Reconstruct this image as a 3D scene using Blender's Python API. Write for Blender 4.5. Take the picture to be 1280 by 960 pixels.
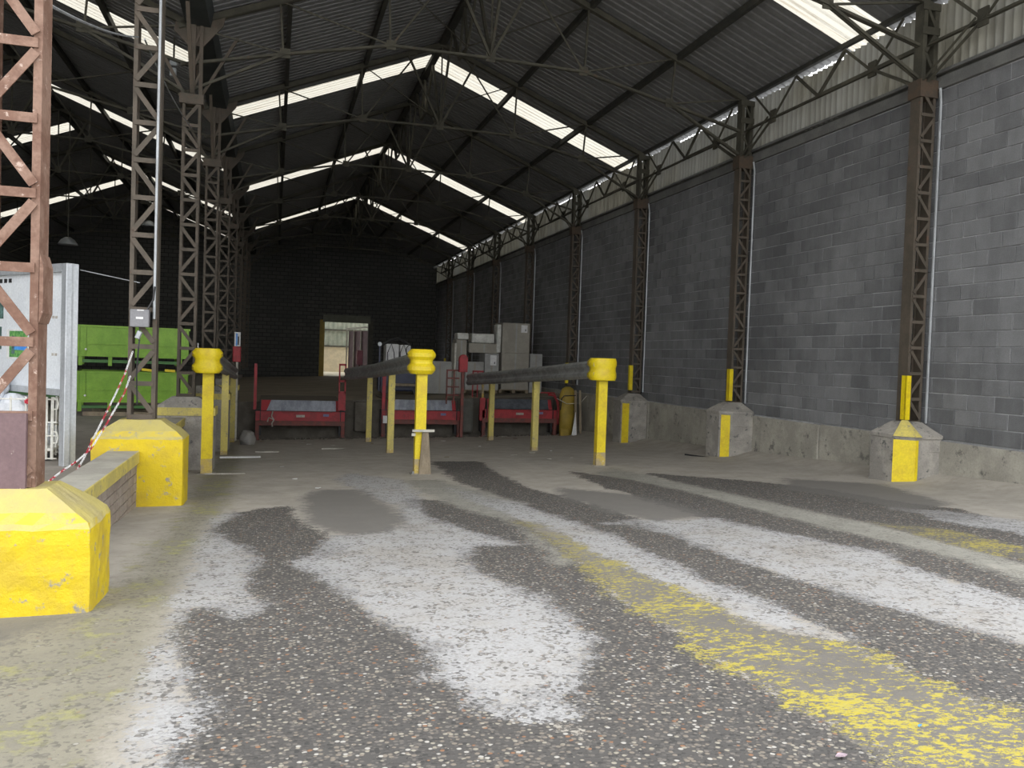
import bpy, bmesh, math, random
import numpy as np
from mathutils import Vector, Matrix
random.seed(7)
C = bpy.context.scene.collection
for o in list(bpy.data.objects): bpy.data.objects.remove(o)
# ---------------------------------------------------------------- camera
YAW, PITCH, ROLL, FPX = 0.28018, 0.02918, 0.03336, 1036.6
cam_d = bpy.data.cameras.new('camera'); cam_d.sensor_width = 36; cam_d.lens = 36*FPX/1280
cam_d.clip_end = 400
cam = bpy.data.objects.new('camera', cam_d); C.objects.link(cam)
fw = Vector((math.sin(YAW)*math.cos(PITCH), math.cos(YAW)*math.cos(PITCH), -math.sin(PITCH)))
rt = Vector((math.cos(YAW), -math.sin(YAW), 0)); up = rt.cross(fw)
cr, sr = math.cos(ROLL), math.sin(ROLL)
r2 = cr*rt + sr*up; u2 = -sr*rt + cr*up
m3 = Matrix((r2, u2, -fw)).transposed()
cam.matrix_world = Matrix.Translation((0, 0, 2.5)) @ m3.to_4x4()
bpy.context.scene.camera = cam
# ---------------------------------------------------------------- world (overcast sky) and exposure
w = bpy.data.worlds.new('overcast_sky'); bpy.context.scene.world = w; w.use_nodes = True
wn = w.node_tree.nodes; wl = w.node_tree.links
bg = wn['Background']; bg.inputs[0].default_value = (0.965, 0.98, 1.0, 1); bg.inputs[1].default_value = 1.0
vs = bpy.context.scene.view_settings
vs.view_transform = 'Standard'; vs.look = 'None'; vs.gamma = 1; vs.use_curve_mapping = False
vs.exposure = 1.75
# ---------------------------------------------------------------- dimensions (metres)
XW = 9.5            # inner face of block wall
YC = [10.45+5*k for k in range(-1, 9)]      # column lines, last one is the end wall
XR, ZR, SL = 3.81, 10.336, 0.396            # ridge and roof slope
XV = -1.33          # valley between the two halls
XR2 = -6.95         # ridge of the second hall
XL2 = -12.5
YB = 50.45
Y0 = 5.45
def F(X, Y):        # height of the ramp that falls towards the docks
    u = (X+.97)/10.47
    return (1-u)*(1.29-.061*Y+.00028*Y*Y)+u*(1.36-.048*Y)
def ZD(X): return 1.05+.035*X               # raised dock floor
ZL = 1.12                                   # floor of the left hall
def roofz(X):
    return ZR-SL*abs(X-XR) if X > XV else ZR-SL*abs(X-XR2)
# ---------------------------------------------------------------- materials
MATS = {}
def nd(nt, typ, **kw):
    n = nt.nodes.new(typ)
    for k, v in kw.items(): setattr(n, k, v)
    return n
def mth(nt, op, a, b=None, c=None, clamp=False):
    n = nd(nt, 'ShaderNodeMath', operation=op, use_clamp=clamp)
    for i, v in enumerate((a, b, c)):
        if v is None: continue
        if isinstance(v, (int, float)): n.inputs[i].default_value = v
        else: nt.links.new(v, n.inputs[i])
    return n.outputs[0]
def mixc(nt, fac, a, b, mode='MIX'):
    n = nd(nt, 'ShaderNodeMix', data_type='RGBA', blend_type=mode)
    for i, v in ((0, fac), (6, a), (7, b)):
        if isinstance(v, (int, float)): n.inputs[i].default_value = v
        elif isinstance(v, tuple): n.inputs[i].default_value = (*v[:3], 1)
        else: nt.links.new(v, n.inputs[i])
    return n.outputs[2]
def noise(nt, pos, scale, detail=4, rough=.6, vec=None):
    n = nd(nt, 'ShaderNodeTexNoise'); n.inputs['Scale'].default_value = scale
    n.inputs['Detail'].default_value = detail; n.inputs['Roughness'].default_value = rough
    if vec:
        mp = nd(nt, 'ShaderNodeMapping'); mp.inputs['Scale'].default_value = vec
        nt.links.new(pos, mp.inputs[0]); pos = mp.outputs[0]
    nt.links.new(pos, n.inputs['Vector']); return n.outputs[0]
def ss(nt, v, a, b):
    n = nd(nt, 'ShaderNodeMapRange', interpolation_type='SMOOTHSTEP')
    nt.links.new(v, n.inputs[0]); n.inputs[1].default_value = a; n.inputs[2].default_value = b
    return n.outputs[0]
def base(name):
    m = bpy.data.materials.new(name); m.use_nodes = True; nt = m.node_tree
    b = nt.nodes['Principled BSDF']; g = nd(nt, 'ShaderNodeNewGeometry')
    MATS[name] = m
    return m, nt, b, g.outputs['Position']
def bump(nt, b, h, strength=.3, dist=.01):
    n = nd(nt, 'ShaderNodeBump'); n.inputs['Strength'].default_value = strength; n.inputs['Distance'].default_value = dist
    nt.links.new(h, n.inputs['Height']); nt.links.new(n.outputs[0], b.inputs['Normal'])
def worn(name, col, col2, scale=3, lo=.45, hi=.6, rough=.7, metal=0, bmp=.3, fine=40, col3=None, s3=12, lo3=.6, hi3=.66, vec=None, dist=.004):
    m, nt, b, p = base(name)
    n1 = noise(nt, p, scale, 6, .65, vec); c = mixc(nt, ss(nt, n1, lo, hi), col, col2)
    if col3: c = mixc(nt, ss(nt, noise(nt, p, s3, 5, .7), lo3, hi3), c, col3)
    f = noise(nt, p, fine, 3)
    v = mth(nt, 'MULTIPLY_ADD', f, .5, .75)
    vm = nd(nt, 'ShaderNodeVectorMath', operation='SCALE'); nt.links.new(c, vm.inputs[0]); nt.links.new(v, vm.inputs['Scale'])
    nt.links.new(vm.outputs[0], b.inputs['Base Color'])
    b.inputs['Roughness'].default_value = rough; b.inputs['Metallic'].default_value = metal
    bump(nt, b, mth(nt, 'ADD', f, mth(nt, 'MULTIPLY', n1, 2.0)), bmp, dist)
    return m
RUST_RED = worn('rusted_red_brown_steel', (.15,.078,.052), (.22,.135,.098), 5, .4, .6, .75, 0, .4, col3=(.40,.30,.25), s3=14, lo3=.6, hi3=.68)
STEEL_BROWN = worn('brown_painted_steel', (.07,.058,.043), (.095,.076,.057), 3, .4, .6, .75, col3=(.11,.07,.048), s3=9)
CAPM = worn('rust_brown_plate', (.085,.058,.038), (.065,.05,.036), 6, .4, .6, .8)
STEEL_OLIVE = worn('sooty_olive_steel', (.05,.047,.034), (.075,.07,.05), 3, .4, .65, .8, col3=(.10,.06,.04), s3=8, lo3=.62, hi3=.7)
STEEL_DARK = worn('dark_sooty_steel', (.030,.030,.026), (.052,.05,.04), 3, .4, .65, .85)
GUTTER = worn('dark_gutter_sheet', (.022,.027,.027), (.035,.042,.040), 2, .4, .6, .7)
ROOFM = worn('dark_roof_sheeting', (.17,.172,.173), (.205,.207,.208), .5, .35, .65, .6, .1, .02, fine=8)
YEL = worn('worn_yellow_paint', (.72,.56,.006), (.62,.45,.015), 4, .45, .65, .5, col3=(.42,.33,.14), s3=22, lo3=.66, hi3=.72)
YEL_OLD = worn('faded_yellow_paint', (.50,.42,.13), (.62,.52,.13), 4, .4, .6, .65, col3=(.30,.26,.17), s3=11, lo3=.55, hi3=.68, vec=(1,1,.4))
YEL_FOOT = worn('rubbed_yellow_brown_paint', (.50,.37,.08), (.36,.29,.17), 6, .4, .6, .7, col3=(.6,.55,.45), s3=20)
YEL_CONC = None
RAILM = worn('dark_grey_galvanised_rail', (.22,.225,.215), (.33,.335,.325), 4, .4, .6, .45, .35, .2)
REDM = worn('scuffed_red_paint', (.40,.034,.042), (.29,.03,.036), 4, .45, .6, .55, col3=(.12,.06,.055), s3=16, lo3=.62, hi3=.7)
RED_OLD = worn('dirty_brown_red_paint', (.23,.065,.052), (.15,.065,.055), 6, .4, .6, .7)
LIPM = worn('worn_steel_lip', (.27,.29,.34), (.44,.47,.53), 5, .35, .65, .45, .5, .2, vec=(1,1,.3))
LIPD = worn('dark_steel_lip', (.075,.085,.10), (.13,.14,.16), 5, .35, .65, .5, .4, .2)
DECK = worn('dirty_brown_deck', (.11,.09,.068), (.145,.12,.092), 2, .4, .65, .9)
DARKC = worn('dark_stained_concrete', (.09,.08,.065), (.13,.117,.097), 2, .4, .6, .95)
FLOORL = worn('grey_hall_floor', (.25,.225,.195), (.31,.28,.245), 1.2, .4, .65, .85, col3=(.20,.18,.155), s3=5)
BACKF = worn('brown_dock_floor', (.20,.165,.12), (.25,.21,.155), .8, .4, .6, .85)
GREEN = worn('bright_green_paint', (.14,.30,.006), (.18,.35,.015), 3, .4, .6, .45, bmp=.1)
GREEND = worn('deep_green_paint', (.03,.12,.02), (.05,.16,.03), 3, .4, .6, .5)
WHITEP = worn('white_board_panel', (.72,.75,.77), (.66,.69,.72), 2, .4, .6, .4, bmp=.05)
ALU = worn('aluminium_frame', (.50,.52,.54), (.40,.42,.44), 5, .4, .6, .45, .4, .1, vec=(1,1,.2))
WIREM = worn('white_wire', (.75,.75,.70), (.62,.60,.54), 8, .4, .6, .5)
SACK = worn('white_plastic_sack', (.75,.77,.80), (.62,.65,.70), 6, .4, .6, .45, bmp=.7, fine=15, dist=.02)
CARTON = worn('grey_brown_carton', (.29,.27,.23), (.34,.32,.27), 2, .4, .6, .8, bmp=.1)
CARTON2 = worn('grey_carton', (.30,.30,.285), (.36,.36,.34), 2, .4, .6, .8, bmp=.1)
WRAP = worn('white_shrink_wrap', (.62,.62,.57), (.46,.46,.42), 4, .4, .6, .35, bmp=.6, fine=12, dist=.02)
PAPER = worn('white_paper', (.75,.75,.74), (.66,.66,.65), 9, .4, .6, .8)
PAPERD = worn('dirty_paper', (.45,.42,.37), (.33,.31,.27), 9, .4, .6, .8)
WOOD = worn('weathered_wood', (.28,.23,.16), (.20,.16,.11), 6, .4, .6, .85, vec=(1,1,.2))
PLASTG = worn('grey_plastic_box', (.17,.17,.18), (.20,.20,.21), 3, .4, .6, .5, bmp=.05)
BLACK = worn('black_rubber', (.012,.012,.014), (.02,.02,.02), 3, .4, .6, .5)
NAVY = worn('dark_blue_paint', (.012,.018,.05), (.02,.028,.07), 3, .4, .6, .4)
BLUEP = worn('blue_print', (.06,.24,.70), (.10,.35,.75), 6, .4, .6, .5)
GREENP = worn('green_print', (.05,.22,.06), (.20,.42,.12), 25, .4, .6, .5)
DARKP = worn('dark_photo_print', (.05,.09,.08), (.12,.22,.20), 12, .4, .6, .5)
CREAM = worn('cream_pipe', (.55,.53,.46), (.42,.40,.34), 5, .4, .6, .45)
GALV = worn('galvanised_pipe', (.36,.38,.39), (.28,.29,.30), 5, .4, .6, .4, .4, vec=(1,1,.3))
PURPLE = worn('purple_brown_paint', (.165,.105,.11), (.135,.085,.09), 3, .4, .6, .6, col3=(.45,.38,.34), s3=13, lo3=.68, hi3=.71)
BRICKM = worn('grey_brown_brickwork', (.27,.22,.18), (.33,.28,.235), 4, .4, .6, .9, bmp=.6, col3=(.20,.165,.135), s3=10)
LINTEL = worn('dark_concrete_lintel', (.12,.12,.115), (.16,.16,.15), 2, .4, .6, .9)
CHAINR = worn('red_plastic', (.50,.03,.05), (.42,.03,.05), 6, .4, .6, .4)
YELD = worn('dull_ochre_plastic', (.36,.25,.035), (.28,.20,.03), 4, .4, .6, .6)
PINK = worn('faded_pink_red', (.45,.16,.20), (.38,.12,.16), 4, .4, .6, .6)
BEIGEW = worn('beige_far_wall', (.50,.42,.28), (.42,.36,.25), 3, .4, .6, .9)
GREYCL = worn('grey_green_far_cladding', (.20,.22,.17), (.26,.27,.21), 3, .4, .6, .8)

def plinth_mat(name, full=True):
    m, nt, b, p = base(name)
    n1 = noise(nt, p, 3, 6, .65); n2 = noise(nt, p, 9, 6, .75); n3 = noise(nt, p, 45, 3)
    g = nd(nt, 'ShaderNodeNewGeometry'); sx = nd(nt, 'ShaderNodeSeparateXYZ'); nt.links.new(g.outputs['Normal'], sx.inputs[0])
    yel = mixc(nt, ss(nt, n1, .42, .62), (.60,.445,.006), (.50,.36,.02))
    yel = mixc(nt, ss(nt, n2, .56, .64), yel, (.40,.33,.12))
    yel = mixc(nt, ss(nt, n2, .61, .66), yel, (.27,.25,.21))
    # the sloping cap keeps a film of grey dust
    dusty = mixc(nt, ss(nt, n1, .3, .7), (.42,.365,.13), (.32,.285,.16))
    upf = mth(nt, 'MULTIPLY', ss(nt, sx.outputs[2], .25, .6), .85)
    c = mixc(nt, upf, yel, dusty)
    nt.links.new(c, b.inputs['Base Color']); b.inputs['Roughness'].default_value = .7
    bump(nt, b, mth(nt, 'ADD', n3, mth(nt, 'MULTIPLY', n2, 3.0)), .5, .008)
    return m
YEL_CONC = plinth_mat('yellow_painted_concrete')
CONC = worn('pale_stained_concrete', (.40,.38,.325), (.29,.275,.235), 1.6, .35, .6, .9, col3=(.15,.145,.13), s3=4.5, lo3=.56, hi3=.68, bmp=.7, dist=.01)
CONCP = worn('rough_grey_plinth_concrete', (.37,.345,.305), (.26,.245,.22), 3, .35, .6, .9, col3=(.12,.12,.115), s3=7, lo3=.58, hi3=.66, bmp=.7, dist=.01)

COPE = worn('dusty_coping_concrete', (.42,.40,.34), (.34,.32,.275), 2.5, .4, .6, .9, bmp=.4)
def block_mat():
    m, nt, b, p = base('sooty_concrete_block')
    # one tone per block: world cell of the coursing
    sp = nd(nt, 'ShaderNodeSeparateXYZ'); nt.links.new(p, sp.inputs[0])
    row = mth(nt, 'FLOOR', mth(nt, 'DIVIDE', mth(nt, 'SUBTRACT', sp.outputs[2], ZF), BH))
    odd = mth(nt, 'MODULO', row, 2.0)
    col = mth(nt, 'FLOOR', mth(nt, 'DIVIDE', mth(nt, 'ADD', mth(nt, 'SUBTRACT', sp.outputs[1], BY0), mth(nt, 'MULTIPLY', odd, BL/2)), BL))
    cb = nd(nt, 'ShaderNodeCombineXYZ'); nt.links.new(row, cb.inputs[0]); nt.links.new(col, cb.inputs[1])
    wh = nd(nt, 'ShaderNodeTexWhiteNoise'); nt.links.new(cb.outputs[0], wh.inputs[0])
    big = noise(nt, p, .45, 4, .6); mid = noise(nt, p, 3.5, 5, .65); fine = noise(nt, p, 60, 3); st = noise(nt, p, 2.0, 5, .7, (1, 2.5, .35))
    v = mth(nt, 'ADD', mth(nt, 'MULTIPLY', wh.outputs[0], .26), mth(nt, 'MULTIPLY', big, .9))
    v = mth(nt, 'ADD', v, mth(nt, 'MULTIPLY', mid, .45)); v = mth(nt, 'ADD', v, mth(nt, 'MULTIPLY', st, .5))
    c = mixc(nt, ss(nt, v, .7, 1.45), (.10,.102,.105), (.225,.228,.232))
    vm = nd(nt, 'ShaderNodeVectorMath', operation='SCALE'); nt.links.new(c, vm.inputs[0]); nt.links.new(mth(nt, 'MULTIPLY_ADD', fine, .6, .7), vm.inputs['Scale'])
    nt.links.new(vm.outputs[0], b.inputs['Base Color']); b.inputs['Roughness'].default_value = .9
    bump(nt, b, mth(nt, 'ADD', fine, mid), .5, .006)
    return m
ZF = 1.535; BH = (6.74-ZF)/23; BL = .4545; BY0 = YC[1]+.0
BLOCK = block_mat()
MORTAR = worn('pale_mortar', (.44,.445,.45), (.26,.265,.27), 1.5, .35, .6, .95, bmp=.5)
def soot_wall():
    m, nt, b, p = base('soot_black_blockwork')
    mp = nd(nt, 'ShaderNodeMapping'); mp.inputs['Rotation'].default_value = (math.pi/2, 0, 0); nt.links.new(p, mp.inputs[0])
    br = nd(nt, 'ShaderNodeTexBrick'); nt.links.new(mp.outputs[0], br.inputs[0])
    br.inputs['Scale'].default_value = 1; br.inputs['Brick Width'].default_value = .45; br.inputs['Row Height'].default_value = .225
    br.inputs['Mortar Size'].default_value = .02
    br.inputs[1].default_value = (.085,.086,.08,1); br.inputs[2].default_value = (.125,.123,.112,1); br.inputs[3].default_value = (.02,.02,.02,1)
    nt.links.new(mixc(nt, noise(nt, p, .6, 4), br.outputs[0], (.055,.056,.053)), b.inputs['Base Color'])
    b.inputs['Roughness'].default_value = .95
    return m
SOOT = soot_wall()
def cladding():
    m, nt, b, p = base('stained_fibre_cement_sheet')
    st = noise(nt, p, 1.0, 6, .7, (1, 7, .8)); lg = noise(nt, p, .35, 3)
    c = mixc(nt, ss(nt, st, .35, .68), (.27,.26,.21), (.13,.122,.095))
    c = mixc(nt, ss(nt, lg, .45, .62), c, (.25,.25,.225))
    sp_ = nd(nt, 'ShaderNodeSeparateXYZ'); nt.links.new(p, sp_.inputs[0])
    # shade of the grooves painted into the colour so the corrugation shows
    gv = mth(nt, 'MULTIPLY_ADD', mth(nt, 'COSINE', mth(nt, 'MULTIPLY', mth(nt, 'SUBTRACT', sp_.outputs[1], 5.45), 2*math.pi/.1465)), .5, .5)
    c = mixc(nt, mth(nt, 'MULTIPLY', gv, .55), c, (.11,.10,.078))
    nt.links.new(c, b.inputs['Base Color']); b.inputs['Roughness'].default_value = .9
    tr = nd(nt, 'ShaderNodeBsdfTranslucent'); nt.links.new(c, tr.inputs[0])
    mx = nd(nt, 'ShaderNodeMixShader'); mx.inputs[0].default_value = .10
    nt.links.new(b.outputs[0], mx.inputs[1]); nt.links.new(tr.outputs[0], mx.inputs[2])
    nt.links.new(mx.outputs[0], nt.nodes['Material Output'].inputs[0])
    return m
CLAD = cladding()
def skylight():
    m, nt, b, p = base('translucent_rooflight_sheet')
    # dirt running down the slope
    st = noise(nt, p, 1.0, 6, .75, (.5, 26, .5)); sp = noise(nt, p, 30, 4, .8)
    c = mixc(nt, mth(nt, 'MULTIPLY', ss(nt, st, .48, .68), .9), (.41,.39,.335), (.22,.18,.125))
    c = mixc(nt, mth(nt, 'MULTIPLY', ss(nt, sp, .6, .68), .6), c, (.20,.165,.115))
    tr = nd(nt, 'ShaderNodeBsdfTranslucent'); nt.links.new(c, tr.inputs[0])
    df = nd(nt, 'ShaderNodeBsdfDiffuse'); df.inputs[0].default_value = (.4,.38,.33,1)
    mx = nd(nt, 'ShaderNodeMixShader'); mx.inputs[0].default_value = .12
    nt.links.new(tr.outputs[0], mx.inputs[1]); nt.links.new(df.outputs[0], mx.inputs[2])
    nt.links.new(mx.outputs[0], nt.nodes['Material Output'].inputs[0])
    return m
SKYL = skylight()
def ramp_mat():
    m, nt, b, p = base('dusty_aggregate_ramp')
    at = {}
    for k in ('dark', 'white', 'pale', 'beige', 'yellow', 'wet', 'far'):
        a = nd(nt, 'ShaderNodeAttribute', attribute_name=k); at[k] = a.outputs['Fac']
    n_big = noise(nt, p, 2.2, 7, .7); n_mid = noise(nt, p, 9, 5, .7); n_f = noise(nt, p, 55, 3, .7)
    nz = mth(nt, 'ADD', mth(nt, 'MULTIPLY', mth(nt, 'SUBTRACT', n_big, .5), .50), mth(nt, 'MULTIPLY', mth(nt, 'SUBTRACT', n_mid, .5), .42))
    nz = mth(nt, 'ADD', nz, mth(nt, 'MULTIPLY', mth(nt, 'SUBTRACT', n_f, .5), .34))
    def mask(k, soft, amp=1.0, off=0.0):
        return ss(nt, mth(nt, 'MULTIPLY_ADD', nz, amp, at[k]), -soft+off, soft+off)
    dk = mask('dark', .03, .9, -.07); wh = mask('white', .05, 1.0, -.03); pa = mask('pale', .10, 1.0); be = mask('beige', .16, .8); ye = mask('yellow', .04, .8); we = mask('wet', .12, .9)
    # aggregate
    vo = nd(nt, 'ShaderNodeTexVoronoi'); vo.inputs['Scale'].default_value = 52
    mpv = nd(nt, 'ShaderNodeMapping'); mpv.inputs['Scale'].default_value = (1, 1, .3); nt.links.new(p, mpv.inputs[0]); nt.links.new(mpv.outputs[0], vo.inputs['Vector'])
    cs = nd(nt, 'ShaderNodeSeparateColor'); nt.links.new(vo.outputs['Color'], cs.inputs[0])
    cr_ = nd(nt, 'ShaderNodeValToRGB'); cr_.color_ramp.interpolation = 'CONSTANT'
    stops = [(0,(.075,.069,.064)),(.24,(.13,.118,.105)),(.44,(.052,.05,.047)),(.56,(.20,.172,.14)),(.70,(.10,.092,.084)),(.80,(.29,.265,.215)),(.885,(.24,.13,.075)),(.915,(.40,.38,.345)),(.955,(.15,.135,.12))]
    e = cr_.color_ramp.elements
    e[0].position = 0; e[0].color = (*stops[0][1], 1); e[1].position = stops[1][0]; e[1].color = (*stops[1][1], 1)
    for q, cc in stops[2:]:
        x = e.new(q); x.color = (*cc, 1)
    nt.links.new(cs.outputs[0], cr_.inputs[0])
    stone = ss(nt, vo.outputs['Distance'], .62, .40)
    agg = mixc(nt, stone, (.078,.073,.068), cr_.outputs[0])
    # fine far tone of dusty dirt
    dirt = mixc(nt, ss(nt, n_big, .35, .65), (.34,.312,.268), (.42,.388,.335))
    dirt = mixc(nt, mth(nt, 'MULTIPLY', ss(nt, n_mid, .5, .7), .5), dirt, (.26,.235,.20))
    dustw = mixc(nt, ss(nt, n_f, .3, .75), (.42,.417,.417), (.31,.306,.30))
    dustb = mixc(nt, ss(nt, n_big, .35, .65), (.255,.237,.18), (.205,.19,.15))
    dustp = mixc(nt, ss(nt, n_big, .35, .65), (.31,.30,.26), (.255,.245,.21))
    c = mixc(nt, dk, dirt, agg)
    # grit shows through the dust as small dark specks
    gr = mth(nt, 'MULTIPLY', ss(nt, cs.outputs[1], .62, .72), ss(nt, n_mid, .38, .56))
    c = mixc(nt, be, c, mixc(nt, mth(nt, 'MULTIPLY', gr, .55), dustb, agg))
    # faint yellow paint left in the beige strip
    g2 = mth(nt, 'MULTIPLY', be, mth(nt, 'MULTIPLY', ss(nt, n_big, .50, .62), ss(nt, n_mid, .42, .56)))
    c = mixc(nt, mth(nt, 'MULTIPLY', g2, .6), c, (.36,.35,.11))
    c = mixc(nt, pa, c, mixc(nt, mth(nt, 'MULTIPLY', gr, .5), dustp, agg))
    ws = mth(nt, 'MULTIPLY', wh, mth(nt, 'SUBTRACT', 1.0, mth(nt, 'MULTIPLY', gr, .85)))
    c = mixc(nt, mth(nt, 'MULTIPLY', wh, mth(nt, 'MULTIPLY_ADD', gr, .6, .25)), c, agg)
    thin = ss(nt, noise(nt, p, 1.3, 5, .7), .66, .42)
    ws = mth(nt, 'MULTIPLY', ws, mth(nt, 'MULTIPLY_ADD', thin, .55, .45))
    c = mixc(nt, mth(nt, 'MULTIPLY', ws, .95), c, dustw)
    c = mixc(nt, mth(nt, 'MULTIPLY', we, .85), c, mixc(nt, n_f, (.125,.118,.108), (.155,.146,.134)))
    # yellow road paint, broken by wear along the stripe
    mp = nd(nt, 'ShaderNodeMapping'); mp.inputs['Rotation'].default_value = (0, 0, math.radians(-90+8)); nt.links.new(p, mp.inputs[0])
    st = nd(nt, 'ShaderNodeTexNoise'); st.inputs['Scale'].default_value = 1; st.inputs['Detail'].default_value = 8; st.inputs['Roughness'].default_value = .78
    mp2 = nd(nt, 'ShaderNodeMapping'); mp2.inputs['Scale'].default_value = (22, 34, 4); nt.links.new(p, mp2.inputs[0]); nt.links.new(mp2.outputs[0], st.inputs['Vector'])
    wear = ss(nt, mth(nt, 'ADD', st.outputs[0], mth(nt, 'MULTIPLY', mth(nt, 'SUBTRACT', n_big, .5), .55)), .515, .55)
    spx = nd(nt, 'ShaderNodeSeparateXYZ'); nt.links.new(p, spx.inputs[0])
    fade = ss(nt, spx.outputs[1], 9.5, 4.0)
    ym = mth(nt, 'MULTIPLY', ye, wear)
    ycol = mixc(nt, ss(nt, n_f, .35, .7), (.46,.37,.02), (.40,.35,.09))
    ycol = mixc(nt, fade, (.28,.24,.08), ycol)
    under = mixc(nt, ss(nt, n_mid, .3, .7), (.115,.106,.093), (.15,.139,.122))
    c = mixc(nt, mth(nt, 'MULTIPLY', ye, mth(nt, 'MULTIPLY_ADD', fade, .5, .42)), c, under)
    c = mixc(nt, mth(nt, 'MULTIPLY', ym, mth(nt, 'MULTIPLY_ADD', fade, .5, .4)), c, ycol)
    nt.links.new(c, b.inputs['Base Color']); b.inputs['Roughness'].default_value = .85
    hh = mth(nt, 'MULTIPLY', stone, mth(nt, 'MULTIPLY_ADD', dk, .8, .2))
    bump(nt, b, mth(nt, 'ADD', hh, mth(nt, 'MULTIPLY', n_f, .5)), .55, .006)
    return m
RAMP = ramp_mat()
def pebble_mat():
    m, nt, b, p = base('mixed_pebbles')
    a = nd(nt, 'ShaderNodeAttribute', attribute_name='tone')
    cr_ = nd(nt, 'ShaderNodeValToRGB'); cr_.color_ramp.interpolation = 'CONSTANT'; e = cr_.color_ramp.elements
    st = [(0,(.09,.083,.077)),(.3,(.15,.135,.12)),(.5,(.22,.19,.155)),(.68,(.29,.265,.22)),(.8,(.26,.14,.08)),(.86,(.42,.40,.365)),(.94,(.065,.065,.065))]
    e[0].color = (*st[0][1],1); e[1].position = st[1][0]; e[1].color = (*st[1][1],1)
    for q, cc in st[2:]: x = e.new(q); x.color = (*cc,1)
    nt.links.new(a.outputs['Fac'], cr_.inputs[0]); nt.links.new(cr_.outputs[0], b.inputs['Base Color']); b.inputs['Roughness'].default_value = .6
    return m
PEB = pebble_mat()
# ---------------------------------------------------------------- helpers
class MB:
    def __init__(s): s.v = []; s.f = []; s.mi = []
    def add(s, vs, fs, mi=0):
        o = len(s.v); s.v += [tuple(v) for v in vs]; s.f += [tuple(o+i for i in f) for f in fs]; s.mi += [mi]*len(fs); return s
    def box(s, a, b, mi=0):
        x0, y0, z0 = a; x1, y1, z1 = b
        return s.add([(x0,y0,z0),(x1,y0,z0),(x1,y1,z0),(x0,y1,z0),(x0,y0,z1),(x1,y0,z1),(x1,y1,z1),(x0,y1,z1)],
                     [(0,3,2,1),(4,5,6,7),(0,1,5,4),(1,2,6,5),(2,3,7,6),(3,0,4,7)], mi)
    def bar(s, p, q, w, h=None, upv=(0,0,1), mi=0):
        p = Vector(p); q = Vector(q); h = h or w; d = (q-p).normalized(); u = Vector(upv)
        if abs(d.dot(u)) > .98: u = Vector((0,1,0))
        sd = d.cross(u).normalized(); uu = sd.cross(d)
        vs = [e+sd*(i*w/2)+uu*(j*h/2) for e in (p, q) for i, j in ((-1,-1),(1,-1),(1,1),(-1,1))]
        return s.add(vs, [(0,1,2,3),(7,6,5,4),(0,4,5,1),(1,5,6,2),(2,6,7,3),(3,7,4,0)], mi)
    def angle(s, p, q, w, t=.008, upv=(0,0,1), flip=1, mi=0):     # an L section
        p = Vector(p); q = Vector(q); d = (q-p).normalized(); u = Vector(upv)
        if abs(d.dot(u)) > .98: u = Vector((0,1,0))
        sd = d.cross(u).normalized()*flip; uu = sd.cross(d).normalized()*flip
        pr = [(-w/2,-w/2),(w/2,-w/2),(w/2,-w/2+t),(-w/2+t,-w/2+t),(-w/2+t,w/2),(-w/2,w/2)]
        vs = [e+sd*a+uu*b for e in (p, q) for a, b in pr]
        fs = [tuple(range(5,-1,-1)), tuple(range(6,12))]+[(i,(i+1)%6,6+(i+1)%6,6+i) for i in range(6)]
        return s.add(vs, fs, mi)
    def tube(s, pts, r, n=8, cap=True, mi=0):
        pts = [Vector(p) for p in pts]; vs = []; fs = []
        u = None
        for i, p in enumerate(pts):
            d = (pts[min(i+1,len(pts)-1)]-pts[max(i-1,0)]).normalized()
            if u is None: u = Vector((0,0,1)) if abs(d.z) < .9 else Vector((1,0,0))
            sd = d.cross(u).normalized(); u = sd.cross(d).normalized()
            rr = r[i] if isinstance(r, (list, tuple)) else r
            vs += [p+(sd*math.cos(2*math.pi*k/n)+u*math.sin(2*math.pi*k/n))*rr for k in range(n)]
        for i in range(len(pts)-1):
            fs += [(i*n+k, i*n+(k+1)%n, (i+1)*n+(k+1)%n, (i+1)*n+k) for k in range(n)]
        if cap: fs += [tuple(range(n-1,-1,-1)), tuple(range((len(pts)-1)*n, len(pts)*n))]
        return s.add(vs, fs, mi)
    def sweep(s, rings, closed=True, cap=True, mi=0):
        n = len(rings[0]); vs = [v for r in rings for v in r]; fs = []
        for i in range(len(rings)-1):
            for k in range(n if closed else n-1):
                fs.append((i*n+k, i*n+(k+1)%n, (i+1)*n+(k+1)%n, (i+1)*n+k))
        if cap and closed: fs += [tuple(range(n-1,-1,-1)), tuple(range((len(rings)-1)*n, len(rings)*n))]
        return s.add(vs, fs, mi)
    def build(s, name, mat, parent=None, smooth=False, bevel=0, seg=1, loc=None):
        me = bpy.data.meshes.new(name); me.from_pydata(s.v, [], s.f)
        for m in (mat if isinstance(mat, (list, tuple)) else [mat]): me.materials.append(m)
        if isinstance(mat, (list, tuple)): me.polygons.foreach_set('material_index', s.mi)
        bm = bmesh.new(); bm.from_mesh(me)
        bmesh.ops.recalc_face_normals(bm, faces=bm.faces)
        if bevel: bmesh.ops.bevel(bm, geom=list(bm.edges), offset=bevel, segments=seg, affect='EDGES', profile=.6, clamp_overlap=True)
        bm.to_mesh(me); bm.free()
        if smooth: me.polygons.foreach_set('use_smooth', [True]*len(me.polygons))
        return link(name, me, parent, loc)
def link(name, me, parent=None, loc=None):
    o = bpy.data.objects.new(name, me); C.objects.link(o)
    if parent is not None: o.parent = parent
    if loc is not None: o.location = loc
    return o
def thing(name, loc, label, cat, group=None, rz=0):
    o = bpy.data.objects.new(name, None); C.objects.link(o); o.location = loc; o.rotation_euler.z = rz; o.empty_display_size = .1
    return tag(o, label, cat, group)
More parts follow.
